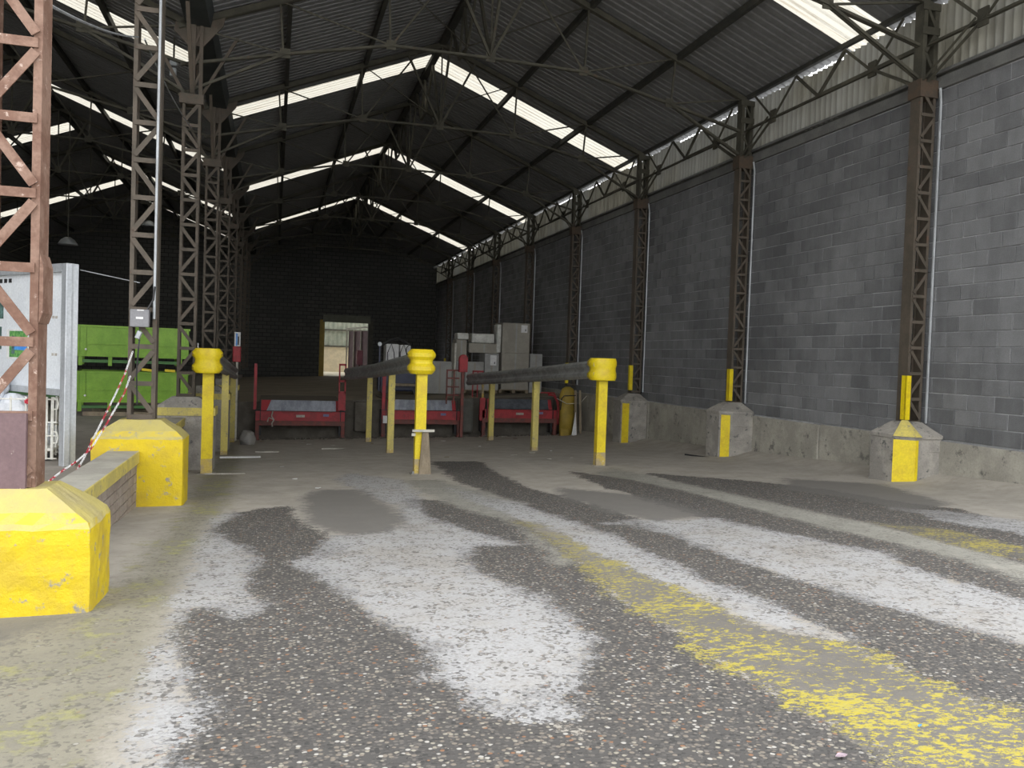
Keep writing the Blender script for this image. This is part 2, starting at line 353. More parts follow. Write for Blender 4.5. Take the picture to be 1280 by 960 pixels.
def tag(o, label=None, cat=None, group=None, kind=None):
    for k, v in (('label', label), ('category', cat), ('group', group), ('kind', kind)):
        if v: o[k] = v
    return o
def copy_tree(o, parent=None, loc=None):
    c = o.copy(); C.objects.link(c)
    if parent is not None: c.parent = parent
    if loc is not None: c.location = loc
    for ch in o.children: copy_tree(ch, c)
    return c
def place(mb, o):        # shift the vertices of a builder into the frame of a thing (unrotated)
    l = o.location; mb.v = [(x-l.x, y-l.y, z-l.z) for x, y, z in mb.v]; return mb

# ================================================================ STRUCTURE
# ---- ramp floor with the stain outlines measured from the photograph
POLY={"beige":[[[-1.52,4.72],[-0.93,2.22],[-0.47,2.09],[-0.48,2.93],[-0.48,3.31],[-0.47,4.05],[-0.51,5.13],[-0.56,6.66],[-0.57,8.57],[-0.5,10.57],[-0.54,13.15],[-0.64,18.45],[-0.99,22.62],[-1.03,13.28],[-0.91,10.13],[-0.95,5.67]]],"dark":[[[-0.31,9.27],[-0.07,9.54],[0.17,9.69],[0.18,8.54],[0.38,7.86],[0.54,7.03],[0.37,6.42],[0.19,6.27],[0.35,5.99],[0.48,5.18],[0.58,4.57],[0.69,4.29],[0.8,4.03],[0.78,3.72],[0.74,3.56],[0.83,3.32],[0.91,3.05],[1.07,2.9],[1.16,2.46],[1.02,1.86],[-0.28,2.21],[-0.31,2.94],[-0.27,3.47],[-0.35,3.9],[-0.48,4.6],[-0.42,5.11],[-0.3,5.12],[-0.15,4.83],[-0.04,5.09],[-0.15,5.58],[-0.1,6.68],[-0.23,7.15],[-0.53,8.1],[-0.49,8.55],[-0.3,8.9]],[[1.59,10.1],[2.02,9.74],[2.08,8.98],[2.39,8.14],[2.33,6.98],[2.24,5.84],[2.05,4.71],[2.07,3.86],[2.02,3.37],[2.03,2.84],[2.05,2.44],[2.0,2.26],[1.81,1.64],[1.02,1.86],[1.17,2.47],[1.14,2.69],[1.07,2.9],[0.92,3.05],[1.34,3.4],[1.6,3.9],[1.61,4.85],[1.54,5.21],[1.43,5.66],[1.49,6.55],[1.72,6.8],[2.07,6.67],[1.84,7.29],[1.6,8.28],[1.59,9.04]],[[3.03,15.85],[3.82,15.63],[3.51,12.71],[3.37,10.94],[3.49,9.77],[3.59,8.95],[3.6,7.66],[3.59,6.94],[3.48,5.9],[3.49,4.94],[3.57,4.24],[3.6,3.7],[3.69,3.28],[3.82,2.81],[3.02,1.99],[2.86,2.54],[2.81,3.06],[2.91,3.56],[2.9,4.09],[2.86,4.92],[2.91,5.94],[2.99,7.04],[2.88,8.25],[2.82,9.61],[2.76,10.9],[2.75,12.25],[2.91,13.9]],[[4.86,13.07],[5.29,11.58],[5.4,10.02],[5.31,8.67],[5.27,7.65],[5.24,6.82],[5.25,6.07],[5.25,5.35],[5.06,4.52],[5.02,3.71],[4.49,3.31],[4.49,4.0],[4.56,5.01],[4.78,5.57],[4.68,5.97],[4.57,6.51],[4.44,7.23],[4.43,7.86],[4.5,9.26],[4.58,10.84]],[[6.04,12.46],[6.54,11.64],[6.94,10.92],[7.3,9.54],[7.31,8.48],[7.51,7.69],[7.01,6.29],[6.76,5.15],[5.34,4.05],[5.51,4.92],[5.68,5.8],[5.8,6.94],[5.7,8.13],[5.74,9.38],[5.73,10.65]]],"white":[[[0.19,6.27],[0.56,7.53],[1.02,7.69],[1.28,8.08],[1.41,9.3],[1.16,11.32],[0.95,12.74],[1.27,13.74],[1.88,12.49],[1.79,10.21],[1.57,8.91],[1.6,8.28],[1.84,7.29],[2.04,6.68],[1.71,6.76],[1.49,6.55],[1.43,5.66],[1.54,5.21],[1.61,4.85],[1.6,3.9],[1.34,3.4],[1.17,3.18],[1.13,2.89],[0.94,3.02],[0.91,3.05],[0.83,3.32],[0.74,3.56],[0.78,3.72],[0.8,4.03],[0.69,4.29],[0.58,4.57],[0.48,5.18],[0.35,5.99]],[[-0.38,9.42],[-0.53,8.1],[-0.23,7.15],[-0.1,6.68],[-0.15,5.58],[-0.04,5.09],[-0.15,4.83],[-0.3,5.12],[-0.42,5.11],[-0.48,4.6],[-0.35,3.9],[-0.27,3.47],[-0.31,2.94],[-0.28,2.21],[-0.47,2.09],[-0.47,2.92],[-0.48,4.18],[-0.52,5.44],[-0.53,7.0],[-0.53,8.84]],[[3.14,7.61],[3.57,7.78],[4.13,7.64],[4.46,7.73],[4.55,6.84],[4.7,6.01],[4.81,5.6],[4.56,5.01],[4.49,4.0],[4.49,3.31],[3.77,2.77],[3.69,3.28],[3.6,3.7],[3.57,4.24],[3.49,4.94],[3.48,5.9],[3.57,6.9],[3.41,7.43]],[[2.77,9.46],[2.88,8.25],[2.99,7.04],[2.91,5.94],[2.86,4.92],[2.9,4.09],[2.91,3.56],[2.71,3.62],[2.6,3.96],[2.58,4.53],[2.44,5.15],[2.38,5.9],[2.52,7.02],[2.53,8.04],[2.46,9.02],[2.32,10.07],[2.35,11.21]],[[6.92,7.9],[7.3,7.47],[7.56,6.79],[7.41,6.04],[6.61,5.38],[6.76,6.06],[6.73,6.88]]],"pale":[[[2.37,12.35],[2.73,10.8],[2.87,9.29],[2.37,8.08],[2.33,6.98],[2.24,5.84],[2.09,5.81],[2.34,7.98],[2.08,8.98],[1.97,10.34],[1.88,12.49]],[[5.82,13.61],[5.82,11.32],[5.83,9.53],[5.79,8.25],[5.84,6.99],[5.72,5.84],[5.53,4.95],[5.34,4.05],[4.89,3.7],[5.04,4.5],[5.22,5.32],[5.22,6.04],[5.21,6.78],[5.23,7.6],[5.27,8.6],[5.35,9.93],[5.29,11.58],[5.08,12.71]]],"yellow":[[[2.37,8.08],[2.61,7.75],[2.51,6.22],[2.55,5.4],[2.58,4.53],[2.6,3.96],[2.89,3.54],[2.81,3.06],[2.86,2.54],[2.94,2.15],[2.15,1.55],[1.81,1.64],[2.0,2.26],[2.05,2.44],[2.03,2.84],[2.02,3.37],[2.07,3.86],[2.05,4.71],[2.24,5.84],[2.33,6.98]],[[5.91,7.19],[6.24,6.47],[6.24,5.59],[6.26,4.77],[5.58,4.24],[5.67,5.08],[5.62,5.82]]],"wet":[[[-1.79,5.32],[-1.38,5.28],[-1.15,5.19],[-0.96,5.06],[-1.06,4.95],[-1.17,4.75],[-1.24,4.48],[-1.4,4.18]],[[0.35,10.59],[0.64,11.46],[1.16,11.32],[1.38,9.09],[1.32,8.24],[1.01,7.6],[0.64,7.51],[0.36,8.33]],[[3.85,10.82],[4.51,9.87],[4.63,8.4],[4.45,7.8],[3.76,7.62],[3.56,8.4],[3.49,9.77]],[[7.7,11.22],[8.52,10.06],[7.85,8.04],[6.85,7.58],[7.04,8.88],[6.78,9.87]]]}
def sdf(pts, poly):
    P = np.array(poly); Q = np.roll(P, -1, 0); d = np.full(len(pts), 1e9); ins = np.zeros(len(pts), bool)
    x, y = pts[:,0], pts[:,1]
    for (ax, ay), (bx, by) in zip(P, Q):
        ex, ey = bx-ax, by-ay; L = ex*ex+ey*ey+1e-12
        t = np.clip(((x-ax)*ex+(y-ay)*ey)/L, 0, 1); d = np.minimum(d, np.hypot(x-ax-t*ex, y-ay-t*ey))
        c = ((ay > y) != (by > y)) & (x < (bx-ax)*(y-ay)/((by-ay) if abs(by-ay) > 1e-9 else 1e-9)+ax); ins ^= c
    return np.where(ins, d, -d)
xs = np.concatenate([np.arange(-6, -1.7, .3), np.arange(-1.7, XW+.001, .07)]); xs[-1] = XW
ys = [-30, -20, -12, -7, -4, -2]; y = -1.0; 
while y < 25.25: ys.append(y); y += max(.045, .011*max(y, 0))
ys.append(25.3); ys = np.array(ys)
GX, GY = np.meshgrid(xs, ys); pts = np.stack([GX.ravel(), GY.ravel()], 1)
rng = np.random.default_rng(3)
zz = np.array([F(a, max(b, -1.0)) for a, b in pts])
def fillet(a, b):      # wind-blown dirt banked against the wall
    return .10*math.exp(-((XW-a)/.35)**2)+.05*math.exp(-((XW-a)/.9)**2)
zz += np.array([fillet(a, b) for a, b in pts])
me = bpy.data.meshes.new('floor'); nx = len(xs); ny = len(ys)
idx = np.arange(nx*ny).reshape(ny, nx)
quads = np.stack([idx[:-1,:-1], idx[:-1,1:], idx[1:,1:], idx[1:,:-1]], -1).reshape(-1, 4)
keep = (pts[quads[:,0],0] > -1.75) | (pts[quads[:,2],1] < 5.0)
me.from_pydata(np.column_stack([pts, zz]).tolist(), [], quads[keep].tolist()); me.materials.append(RAMP)
for k in ('dark', 'white', 'pale', 'beige', 'yellow', 'wet'):
    v = np.max([sdf(pts, p) for p in POLY[k]], 0)
    a = me.attributes.new(k, 'FLOAT', 'POINT'); a.data.foreach_set('value', np.clip(v, -3, 3).astype('f4'))
me.polygons.foreach_set('use_smooth', [True]*len(me.polygons))
floor = tag(link('floor', me), kind='structure')

# loose pebbles standing proud of the worn surface near the camera: one part nobody could count
pv = []; pf = []; pt = []
R = random.Random(5)
ico = [(0,0,1),(.89,0,.45),(.28,.85,.45),(-.72,.53,.45),(-.72,-.53,.45),(.28,-.85,.45)]
icf = [(0,1,2),(0,2,3),(0,3,4),(0,4,5),(0,5,1)]
cand = []
while len(cand) < 15000:
    Y = 1.6+5.0*R.random()**1.5; X = -1.0+ R.random()*(1.2+Y*.95)
    cand.append((X, Y))
cand = np.array(cand)
dd = np.max([sdf(cand, p) for p in POLY['dark']], 0); yy = np.max([sdf(cand, p) for p in POLY['yellow']], 0)
for (X, Y), d_, y_ in zip(cand, dd, yy):
    if d_ < -.02 and not (y_ > 0 and R.random() < .25): continue
    s = R.uniform(.0035, .0085)*(1.3 if R.random() < .08 else 1); a = R.random()*6.28; q = R.uniform(.6, 1.1); o = len(pv); z = F(X, Y)+fillet(X, Y)
    for (ix, iy, iz) in ico:
        x_, y__ = ix*s, iy*s*q
        pv.append((X+x_*math.cos(a)-y__*math.sin(a), Y+x_*math.sin(a)+y__*math.cos(a), z-.0035+(iz*s*.55)))
    for f in icf: pf.append(tuple(o+i for i in f))
    pt += [R.random()]*6
me = bpy.data.meshes.new('pebbles'); me.from_pydata(pv, [], pf); me.materials.append(PEB)
a = me.attributes.new('tone', 'FLOAT', 'POINT'); a.data.foreach_set('value', np.array(pt, 'f4'))
me.polygons.foreach_set('use_smooth', [True]*len(me.polygons))
tag(link('pebbles', me, floor), kind='stuff')

# ---- raised dock floor, its dark front wall, the left hall floor
m = MB()
xa, xb = -1.7, XW
m.add([(xa,25.3,ZD(xa)),(xb,25.3,ZD(xb)),(xb,YB,ZD(xb)),(xa,YB,ZD(xa)),(xa,25.3,-.6),(xb,25.3,-.6),(xb,YB,-.6),(xa,YB,-.6)],
      [(0,1,2,3),(4,5,1,0),(5,6,2,1),(6,7,3,2),(7,4,0,3)])
m.build('floor_dock', [BACKF, DARKC], None)
dk = bpy.data.objects['floor_dock']; tag(dk, kind='structure')
for p in dk.data.polygons: p.material_index = 0 if p.normal.z > .9 else 1
m = MB(); m.box((XL2, 5.0, -.6), (-1.72, YB, ZL)); tag(m.build('floor_left', FLOORL), kind='structure')
m = MB(); m.box((XL2-15, -30, .6), (-6, 5.0, ZL)); tag(m.build('floor_yard', FLOORL), kind='structure')
m = MB(); m.box((-15, YB+.3, .4), (25, YB+40, ZD(3.5))); tag(m.build('floor_rear', worn('bright_rear_concrete', (.60,.54,.40), (.52,.47,.36), 2)), kind='structure')

# ---- right wall: mortar backing, blocks, foundation panels, lintel
YW0 = 5.45
m = MB(); m.box((XW+.012, YW0, .0), (XW+.25, YB, 7.0)); wall_r = tag(m.build('wall_right', MORTAR), kind='structure')
def block_mesh(l, h, name):
    q = MB(); q.box((0, 0, 0), (.03, l, h)); o = MB.build(q, name, BLOCK, None, bevel=.004)
    me = o.data; bpy.data.objects.remove(o); return me
J = .016
mesh_full = block_mesh(BL-J, BH-J, 'block'); mesh_half = block_mesh(BL/2-J, BH-J, 'half_block')
R = random.Random(11); stuff = MB(); nobj = 0
singles = []; rest = []
for r in range(23):
    z = ZF+r*BH; off = -(r % 2)*BL/2
    y = YC[0]-5*0+off
    # keep the coursing on the material's cell grid
    k0 = math.floor((5.5-BY0)/BL); k1 = math.ceil((YB-BY0)/BL)
    for k in range(k0, k1+1):
        a = BY0+k*BL+off; b_ = a+BL
        if a < 5.45 or b_ > YB: continue
        (singles if (8.0 < a < 14.4) else rest).append((a, z))
singles.sort(key=lambda t: t[0]); rest += singles[300:]; singles = singles[:300]
for a, z in singles:
    link('block', mesh_full, wall_r, (XW-R.uniform(0, .005), a+J/2, z+J/2))
for a, z in rest:
    dx = R.uniform(0, .005); stuff.box((XW-dx, a+J/2, z+J/2), (XW+.02, a+BL-J/2, z+BH-J/2))
tag(stuff.build('blockwork', BLOCK, wall_r), kind='stuff')
# foundation panels
R = random.Random(4); y = 5.6
while y < YB-.2:
    L = R.uniform(1.2, 1.9); e = min(y+L, YB); mid = (y+e)/2
    q = MB(); dx = R.uniform(.0, .03); q.box((XW-.03-dx, y+.012, F(XW, min(y, 25))-.4 if y < 25 else ZD(XW)-.05), (XW+.02, e-.012, ZF-.012-R.uniform(0, .015)))
    q.build('foundation_panel', CONC, wall_r, bevel=.008); y = e
q = MB(); q.box((XW-.05, YW0, 6.755), (XW+.02, YB, 6.93)); q.build('lintel', LINTEL, wall_r)
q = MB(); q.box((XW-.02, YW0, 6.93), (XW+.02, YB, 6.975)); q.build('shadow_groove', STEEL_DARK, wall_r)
q = MB(); q.box((XW-.08, YW0, 6.975), (XW+.02, YB, 7.02)); q.build('flashing', LINTEL, wall_r)
# corrugated cladding sheets above the wall, pitch .146 m
def corr_mesh(width, z0, z1, pitch=.1465, amp=.032):
    q = MB(); n = int(width/pitch*8); ring0 = []; ring1 = []
    for i in range(n+1):
        yy_ = i*pitch/8; xx = amp*math.cos(2*math.pi*i/8)
        ring0.append((xx, yy_, z0)); ring1.append((xx, yy_, z1))
    q.sweep([ring0, ring1], closed=False); return q
q = corr_mesh(.1465*7, 6.98, 7.99); o = q.build('cladding_sheet', CLAD, wall_r, smooth=True); o.location = (XW-.01, 5.45, 0)
R = random.Random(9); y = 5.45+.1465*7; csh = o.data; q2 = corr_mesh(.1465*7, 6.98, 8.02); o2 = q2.build('cladding_sheet', CLAD, wall_r, smooth=True); o2.location = (XW-.01, y, 0)
y += .1465*7
while y < YB-.5:
    link('cladding_sheet', csh if R.random() < .5 else o2.data, wall_r, (XW-.01+R.uniform(-.006, .006), y, R.uniform(-.02, .02))); y += .1465*7

# ---- back wall with the door opening, its gables
DX0, DX1, DZ0, DZ1 = 2.84, 5.42, 1.12, 4.40
bw = MB()
def gable(xl, xr, xm, zr, ze_l, ze_r): bw.add([(xl,YB,7.0),(xr,YB,7.0),(xr,YB,ze_r),(xm,YB,zr),(xl,YB,ze_l),(xl,YB+.25,7.0),(xr,YB+.25,7.0),(xr,YB+.25,ze_r),(xm,YB+.25,zr),(xl,YB+.25,ze_l)],
    [(0,1,2,3,4),(9,8,7,6,5),(0,5,6,1),(1,6,7,2),(2,7,8,3),(3,8,9,4),(4,9,5,0)])
bw.box((XL2, YB, 0), (DX0, YB+.25, 7)); bw.box((DX1, YB, 0), (XW+.25, YB+.25, 7)); bw.box((DX0, YB, DZ1), (DX1, YB+.25, 7)); bw.box((DX0, YB, 0), (DX1, YB+.25, DZ0))
gable(XV, XW+.25, XR, ZR, roofz(XV+.001), roofz(XW+.25)); gable(XL2, XV, XR2, ZR, roofz(XL2), roofz(XV-.001))
wall_b = tag(bw.build('wall_back', SOOT), kind='structure')
bw = MB(); bw.box((XL2-.25, Y0, 0), (XL2, YB, 8.3)); tag(bw.build('wall_left', SOOT), kind='structure')
# end return of the right wall near the entrance
# door frame, sliding door leaf and the lit bay behind
d1 = thing('door_1', (DX0, YB, ZD(4)), None, None); d1['kind'] = 'structure'
def P(o, name, mat, **k):
    def f(mb): return place(mb, o).build(name, mat, o, **k)
    return f
P(d1, 'jamb', YELD)(MB().box((DX0-.28, YB-.06, 1.15), (DX0, YB+.3, DZ1+.1)))
P(d1, 'jamb', worn('grey_green_jamb', (.07,.07,.055), (.10,.095,.075)))(MB().box((DX1, YB-.06, 1.15), (DX1+.28, YB+.3, DZ1+.1)))
P(d1, 'door_lintel', worn('grey_olive_lintel', (.13,.135,.10), (.16,.16,.125)))(MB().box((DX0-.1, YB-.08, DZ1-.02), (DX1+.1, YB-.001, DZ1+.42)))
ww = MB().box((-6, YB+12, 0), (12, YB+12.2, 3.0)).build('wall_rear', BEIGEW); tag(ww, kind='structure')
q = MB(); n = 110; r0 = []; r1 = []; 
for i in range(n): 
    xx = -6+i*.16; yy_ = YB+12+.05*(i % 2); r0.append((xx, yy_, 3.0)); r1.append((xx, yy_, 6.5))
q.sweep([r0, r1], closed=False); q.build('rear_cladding', GREYCL, ww)
q = MB()
for z in (3.0, 4.2, 5.2): q.box((-6, YB+11.9, z), (12, YB+11.98, z+.12))
q.build('cladding_rail', STEEL_OLIVE, ww)
q = MB(); q.box((-6, YB+.3, 6.8), (12, YB+9.5, 6.9)); tag(q.build('ceiling_rear_unseen', ROOFM), kind='structure')  # unseen partial roof, stopped short of the wall to temper daylight in the bay
sd = thing('sliding_door', (4.75, YB+1.6, ZD(4)), 'open pale framed gate leaf standing beyond the far doorway', 'gate')
for x in (4.35, 4.75, 5.15, 5.75): P(sd, 'upright', CREAM)(MB().box((x, YB+1.5+(5.75-x)*.9, 1.15), (x+.07, YB+1.58+(5.75-x)*.9, 4.05)))
P(sd, 'top_rail', CREAM)(MB().bar((4.35, YB+2.8, 4.1), (5.8, YB+1.5, 4.25), .1, .1))
P(sd, 'panel', PURPLE)(MB().add([(4.5,YB+2.8,1.2),(5.75,YB+1.6,1.2),(5.75,YB+1.6,4.0),(4.5,YB+2.8,3.95),(4.5,YB+2.84,1.2),(5.75,YB+1.64,1.2),(5.75,YB+1.64,4.0),(4.5,YB+2.84,3.95)], [(0,1,2,3),(7,6,5,4),(0,4,5,1),(1,5,6,2),(2,6,7,3),(3,7,4,0)]))
pk = thing('red_cabinet', (4.9, YB-.9, ZD(5)), 'faded pinkish red box on a stand in the far doorway', 'cabinet')
P(pk, 'body', PINK, bevel=.03)(MB().box((4.68, YB-1.1, 1.9), (5.02, YB-.8, 2.75)))
P(pk, 'stand', RED_OLD)(MB().box((4.8, YB-1.0, ZD(5)), (4.9, YB-.9, 1.9)))

# ---- roof: ribbed sheets a metre wide, one every ten metres a rooflight
def roof_sheet_mesh(run, name, mat):
    # local: X along the slope (horizontal), Y width 1 m, Z drops with the slope; ribs rise every .2 m
    prof = []
    for k in range(5):
        y = k*.2; prof += [(y, 0), (y+.14, 0), (y+.155, .032), (y+.185, .032)]
    prof.append((1.02, 0))
    q = MB(); rings = [[(x, y, z-SL*x) for y, z in prof] for x in (0, run)]
    q.sweep(rings, closed=False)
    t = q.build(name, mat); me_ = t.data; bpy.data.objects.remove(t); return me_
ceil1 = bpy.data.objects.new('ceiling', None); C.objects.link(ceil1); ceil1.location = (XR, Y0, ZR); ceil1['kind'] = 'structure'
ceil2 = bpy.data.objects.new('ceiling_left', None); C.objects.link(ceil2); ceil2.location = (XR2, Y0, ZR); ceil2['kind'] = 'structure'
def sheets(par, side, run, skys, tagname):
    ms = roof_sheet_mesh(run, 'roof_sheet', ROOFM); sk = roof_sheet_mesh(run, 'rooflight_sheet', SKYL)
    for i in range(45):
        y = Y0+i
        isk = any(abs(y-s) < .05 for s in skys)
        o = link('rooflight_sheet' if isk else 'roof_sheet', sk if isk else ms, par, (.0, i+(1 if side < 0 else 0), 0))
        if side < 0: o.rotation_euler.z = math.pi
sheets(ceil1, 1, XW+.07-XR, (11.45, 21.45, 31.45, 41.45), 'r')
sheets(ceil1, -1, XR-XV-.05, (11.45, 21.45, 31.45, 41.45), 'l')
sheets(ceil2, 1, XV-XR2-.05, (7.45, 17.45, 27.45, 37.45, 46.45), 'r')
sheets(ceil2, -1, 5.6, (12.45, 22.45, 32.45, 42.45), 'l')
# ================================================================ STEELWORK
# purlins
def purlin(X, side, ridge, label, w=.085, z=None):
    Z = (ZR-SL*abs(X-ridge))-.10 if z is None else z
    o = MB().box((-w/2, 0, -.05), (w/2, YB-Y0, .08)).build('purlin', STEEL_DARK, None, loc=(X, Y0, Z)); tag(o, label, 'purlin', 'roof purlins of the main hall' if ridge == XR else 'roof purlins of the left hall')
purlin(7.7, 1, XR, 'dark steel purlin low on the right slope of the main roof')
purlin(5.8, 1, XR, 'dark steel purlin high on the right slope of the main roof')
purlin(1.95, 1, XR, 'dark steel purlin high on the left slope of the main roof')
purlin(.13, 1, XR, 'dark steel purlin low on the left slope of the main roof')
purlin(XR, 1, XR, 'dark ridge purlin under the peak of the main roof', .16)
for X, t in ((-3.2, 'low on the right slope'), (-5.1, 'high on the right slope'), (-8.8, 'high on the left slope'), (-10.7, 'low on the left slope')): purlin(X, 1, XR2, 'dark steel purlin %s of the left hall roof' % t)
purlin(XR2, 1, XR2, 'dark ridge purlin under the peak of the left hall roof', .16)
o = MB().box((-.04, 0, -.05), (.04, YB-Y0, .03)).build('eaves_rail', STEEL_DARK, None, loc=(9.33, Y0, roofz(9.33)-.04)); tag(o, 'dark eaves rail above the gap at the top of the right wall', 'rail')
o = MB().add([(-.26,0,-.12),(.14,0,-.12),(.2,0,.14),(-.32,0,.1),(-.26,YB-Y0,-.12),(.14,YB-Y0,-.12),(.2,YB-Y0,.14),(-.32,YB-Y0,.1)], [(0,1,2,3),(7,6,5,4),(0,4,5,1),(1,5,6,2),(2,6,7,3),(3,7,4,0)]).build('valley_gutter', GUTTER, None, loc=(XV, Y0, 8.18)); tag(o, 'dark box gutter in the roof valley above the left row of columns', 'gutter')

def truss(ridge, label, Y, group, proto=[]):
    if proto and proto[0][1] == ridge:
        r = copy_tree(proto[0][0], None, (ridge, Y, 6.8)); r['label'] = label; r['group'] = group; return r
    t = thing('roof_truss', (ridge, Y, 6.8), label, 'roof truss', group)
    def B(name, a, b, w, dbl=True):
        q = MB(); a = (ridge+a[0], Y, a[1]); b = (ridge+b[0], Y, b[1])
        if dbl:
            for dy in (-.018, .018): q.angle((a[0],a[1]+dy,a[2]), (b[0],b[1]+dy,b[2]), w, .008, upv=(0,1,0), flip=1 if dy > 0 else -1)
        else: q.angle(a, b, w, .010, upv=(0,1,0))
        place(q, t).build(name, STEEL_OLIVE, t)
    H = 5.52; zt = lambda x: ZR-SL*abs(x)-.13
    bot = [(-H+.05, 7.38), (-3.75, 7.78), (-1.88, 8.18), (0, 8.2), (1.88, 8.18), (3.75, 7.78), (H-.05, 7.38)]
    for s in (-1, 1): B('top_chord', (s*H, zt(H)), (0, zt(0)), .10)
    for a, b in zip(bot, bot[1:]): B('bottom_chord', a, b, .042)
    for s in (-1, 1):
        B('knee_tie', (s*3.75, 7.78), (s*(H-.02), 6.85), .042)
        B('vertical', (s*3.85, zt(3.85)), (s*3.78, 7.78), .036, False)
        B('vertical', (s*1.95, zt(1.95)), (s*1.9, 8.18), .036, False)
        B('diagonal', (s*3.75, 7.78), (s*(H-.1), zt(H-.1)), .03, False)
        B('diagonal', (s*1.88, 8.18), (s*3.8, zt(3.8)-.02), .03, False)
        B('diagonal', (s*1.88, 8.18), (s*.55, zt(.5)), .036, False)
        B('diagonal', (0, 8.2), (s*.85, zt(.85)), .05)
    B('vertical', (0, 8.2), (0, zt(0)), .036, False)
    for x, z in bot[1:-1]:
        q = MB().box((ridge+x-.09, Y-.008, z-.07), (ridge+x+.09, Y+.008, z+.10)); place(q, t).build('gusset_plate', STEEL_OLIVE, t)
    proto[:] = [(t, ridge)]; return t
ordn = ['nearest', 'second', 'third', 'fourth', 'fifth', 'sixth', 'seventh', 'eighth', 'ninth']
TR1 = []
for i, Y in enumerate(YC[1:9]): TR1.append(truss(XR, 'light steel fan roof truss of the main hall, %s of its line from the camera' % ordn[i], Y, 'roof trusses of the main hall'))
for i, Y in enumerate(YC[1:9]): truss(XR2, 'dark roof truss of the left hall, %s of its line from the camera' % ordn[i], Y, 'roof trusses of the left hall')

# lattice bracing hanging under the ridge between trusses
def ridge_brace(Y, label, proto=[]):
    if proto: r = copy_tree(proto[0], None, (XR, Y, 8.2)); r['label'] = label; return r
    t = thing('ridge_bracing', (XR, Y, 8.2), label, 'bracing', 'ridge bracing between the main trusses')
    zt = ZR-.22
    for a, b in (((0,8.2),(1.25,zt)), ((1.25,zt),(2.1,9.15)), ((2.1,9.15),(2.5,zt)), ((2.5,zt),(2.9,9.15)), ((2.9,9.15),(3.75,zt)), ((3.75,zt),(5,8.2))):
        q = MB().angle((XR, Y+a[0], a[1]), (XR, Y+b[0], b[1]), .06, .01, upv=(1,0,0)); place(q, t).build('brace', STEEL_OLIVE, t)
    q = MB().angle((XR, Y+2.1, 9.15), (XR, Y+2.9, 9.15), .05, .01); place(q, t).build('brace', STEEL_OLIVE, t)
    for dx in (-1, 1):
        q = MB().bar((XR, Y+2.1, 9.15), (XR+dx*1.9, Y, 9.45), .02); place(q, t).build('tie_rod', STEEL_OLIVE, t)
    proto.append(t); return t
for i in range(8): ridge_brace(YC[i+0], 'lattice bracing under the main ridge, %s bay from the camera' % ordn[i])

# ---- lattice columns
def lattice(t, x0, x1, yf, dep, z0, z1, pitch, chordm, lacem, lw=.055, cw=.045):
    # two channel chords, zigzag lacing on the front face; local coordinates of the thing t
    for s, xa in ((1, x0), (-1, x1)):
        a, b = (xa, xa+.014) if s > 0 else (xa-.014, xa)
        pr = [(xa,yf),(xa+s*cw,yf),(xa+s*cw,yf+.012),(xa+s*.014,yf+.012),(xa+s*.014,yf+dep-.012),(xa+s*cw,yf+dep-.012),(xa+s*cw,yf+dep),(xa,yf+dep)]
        q = MB().sweep([[(u_, v_, z0) for u_, v_ in pr], [(u_, v_, z1) for u_, v_ in pr]])
        place(q, t).build('chord', chordm, t)
    n = round((z1-z0)/pitch); pitch = (z1-z0)/n
    for i in range(n+1):
        z = z0+i*pitch; z = min(max(z, z0+.04), z1-.04)
        q = MB().bar((x0+.02, yf-.008, z), (x1-.02, yf-.008, z), .012, lw, upv=(0,0,1)); place(q, t).build('lacing_bar', lacem, t)
        if i < n:
            a, b = (x0+.03, x1-.03) if i % 2 else (x1-.03, x0+.03)
            q = MB().bar((a, yf-.016, z+.05), (b, yf-.016, z+pitch-.05), .010, lw, upv=(0,0,1)); place(q, t).build('lacing_bar', lacem, t)
def left_column(k, label, mat, mat2, proto=[]):
    Y = YC[k]
    if k > 1 and proto:
        r = copy_tree(proto[0], None, (-1.46, Y, 1.66)); r['label'] = label; return r
    t = thing('lattice_column', (-1.46, Y, 1.66), label, 'column', 'left row of lattice columns')
    lattice(t, -1.61, -1.31, Y-.1, .2, 1.66, 6.76, .425, mat, mat2)
    def p(q, n='plate', m_=None): return place(q, t).build(n, m_ or mat2, t)
    p(MB().box((-1.66, Y-.14, 6.70), (-1.27, Y+.14, 6.86)), 'cap_plate')
    p(MB().box((-1.50, Y-.07, 6.86), (-1.42, Y+.07, 8.08)), 'upper_post')
    p(MB().box((-1.36, Y-.05, 6.86), (-1.30, Y+.05, 8.08)), 'upper_post')
    for i in range(3): 
        p(MB().bar((-1.46, Y-.05, 6.95+i*.36), (-1.33, Y-.05, 7.28+i*.36), .01, .04), 'lacing_bar')
    for s in (-1, 1):
        p(MB().angle((-1.46, Y+s*.1, 6.9), (-1.46, Y+s*1.1, 8.05), .06, .01), 'knee_brace')
        p(MB().angle((-1.46+s*.15, Y, 6.9), (-1.46+s*.72, Y, 8.05-.1), .055, .01), 'knee_brace')
    p(MB().add([(-1.75,Y-.02,8.1),(-.95,Y-.02,8.28),(-.98,Y-.02,8.12),(-1.3,Y-.02,7.72),(-1.55,Y-.02,7.72),(-1.78,Y-.02,7.95),(-1.75,Y+.02,8.1),(-.95,Y+.02,8.28),(-.98,Y+.02,8.12),(-1.3,Y+.02,7.72),(-1.55,Y+.02,7.72),(-1.78,Y+.02,7.95)],
        [(0,1,2,3,4,5),(11,10,9,8,7,6)]+[(i,i+6,(i+1)%6+6,(i+1)%6) for i in range(6)]), 'gusset_plate')
    if k >= 1 and not proto: proto.append(t)
    return t
lc = []
lc.append(left_column(0, 'rusty red brown lattice column nearest the camera, at the left picture edge', RUST_RED, RUST_RED))
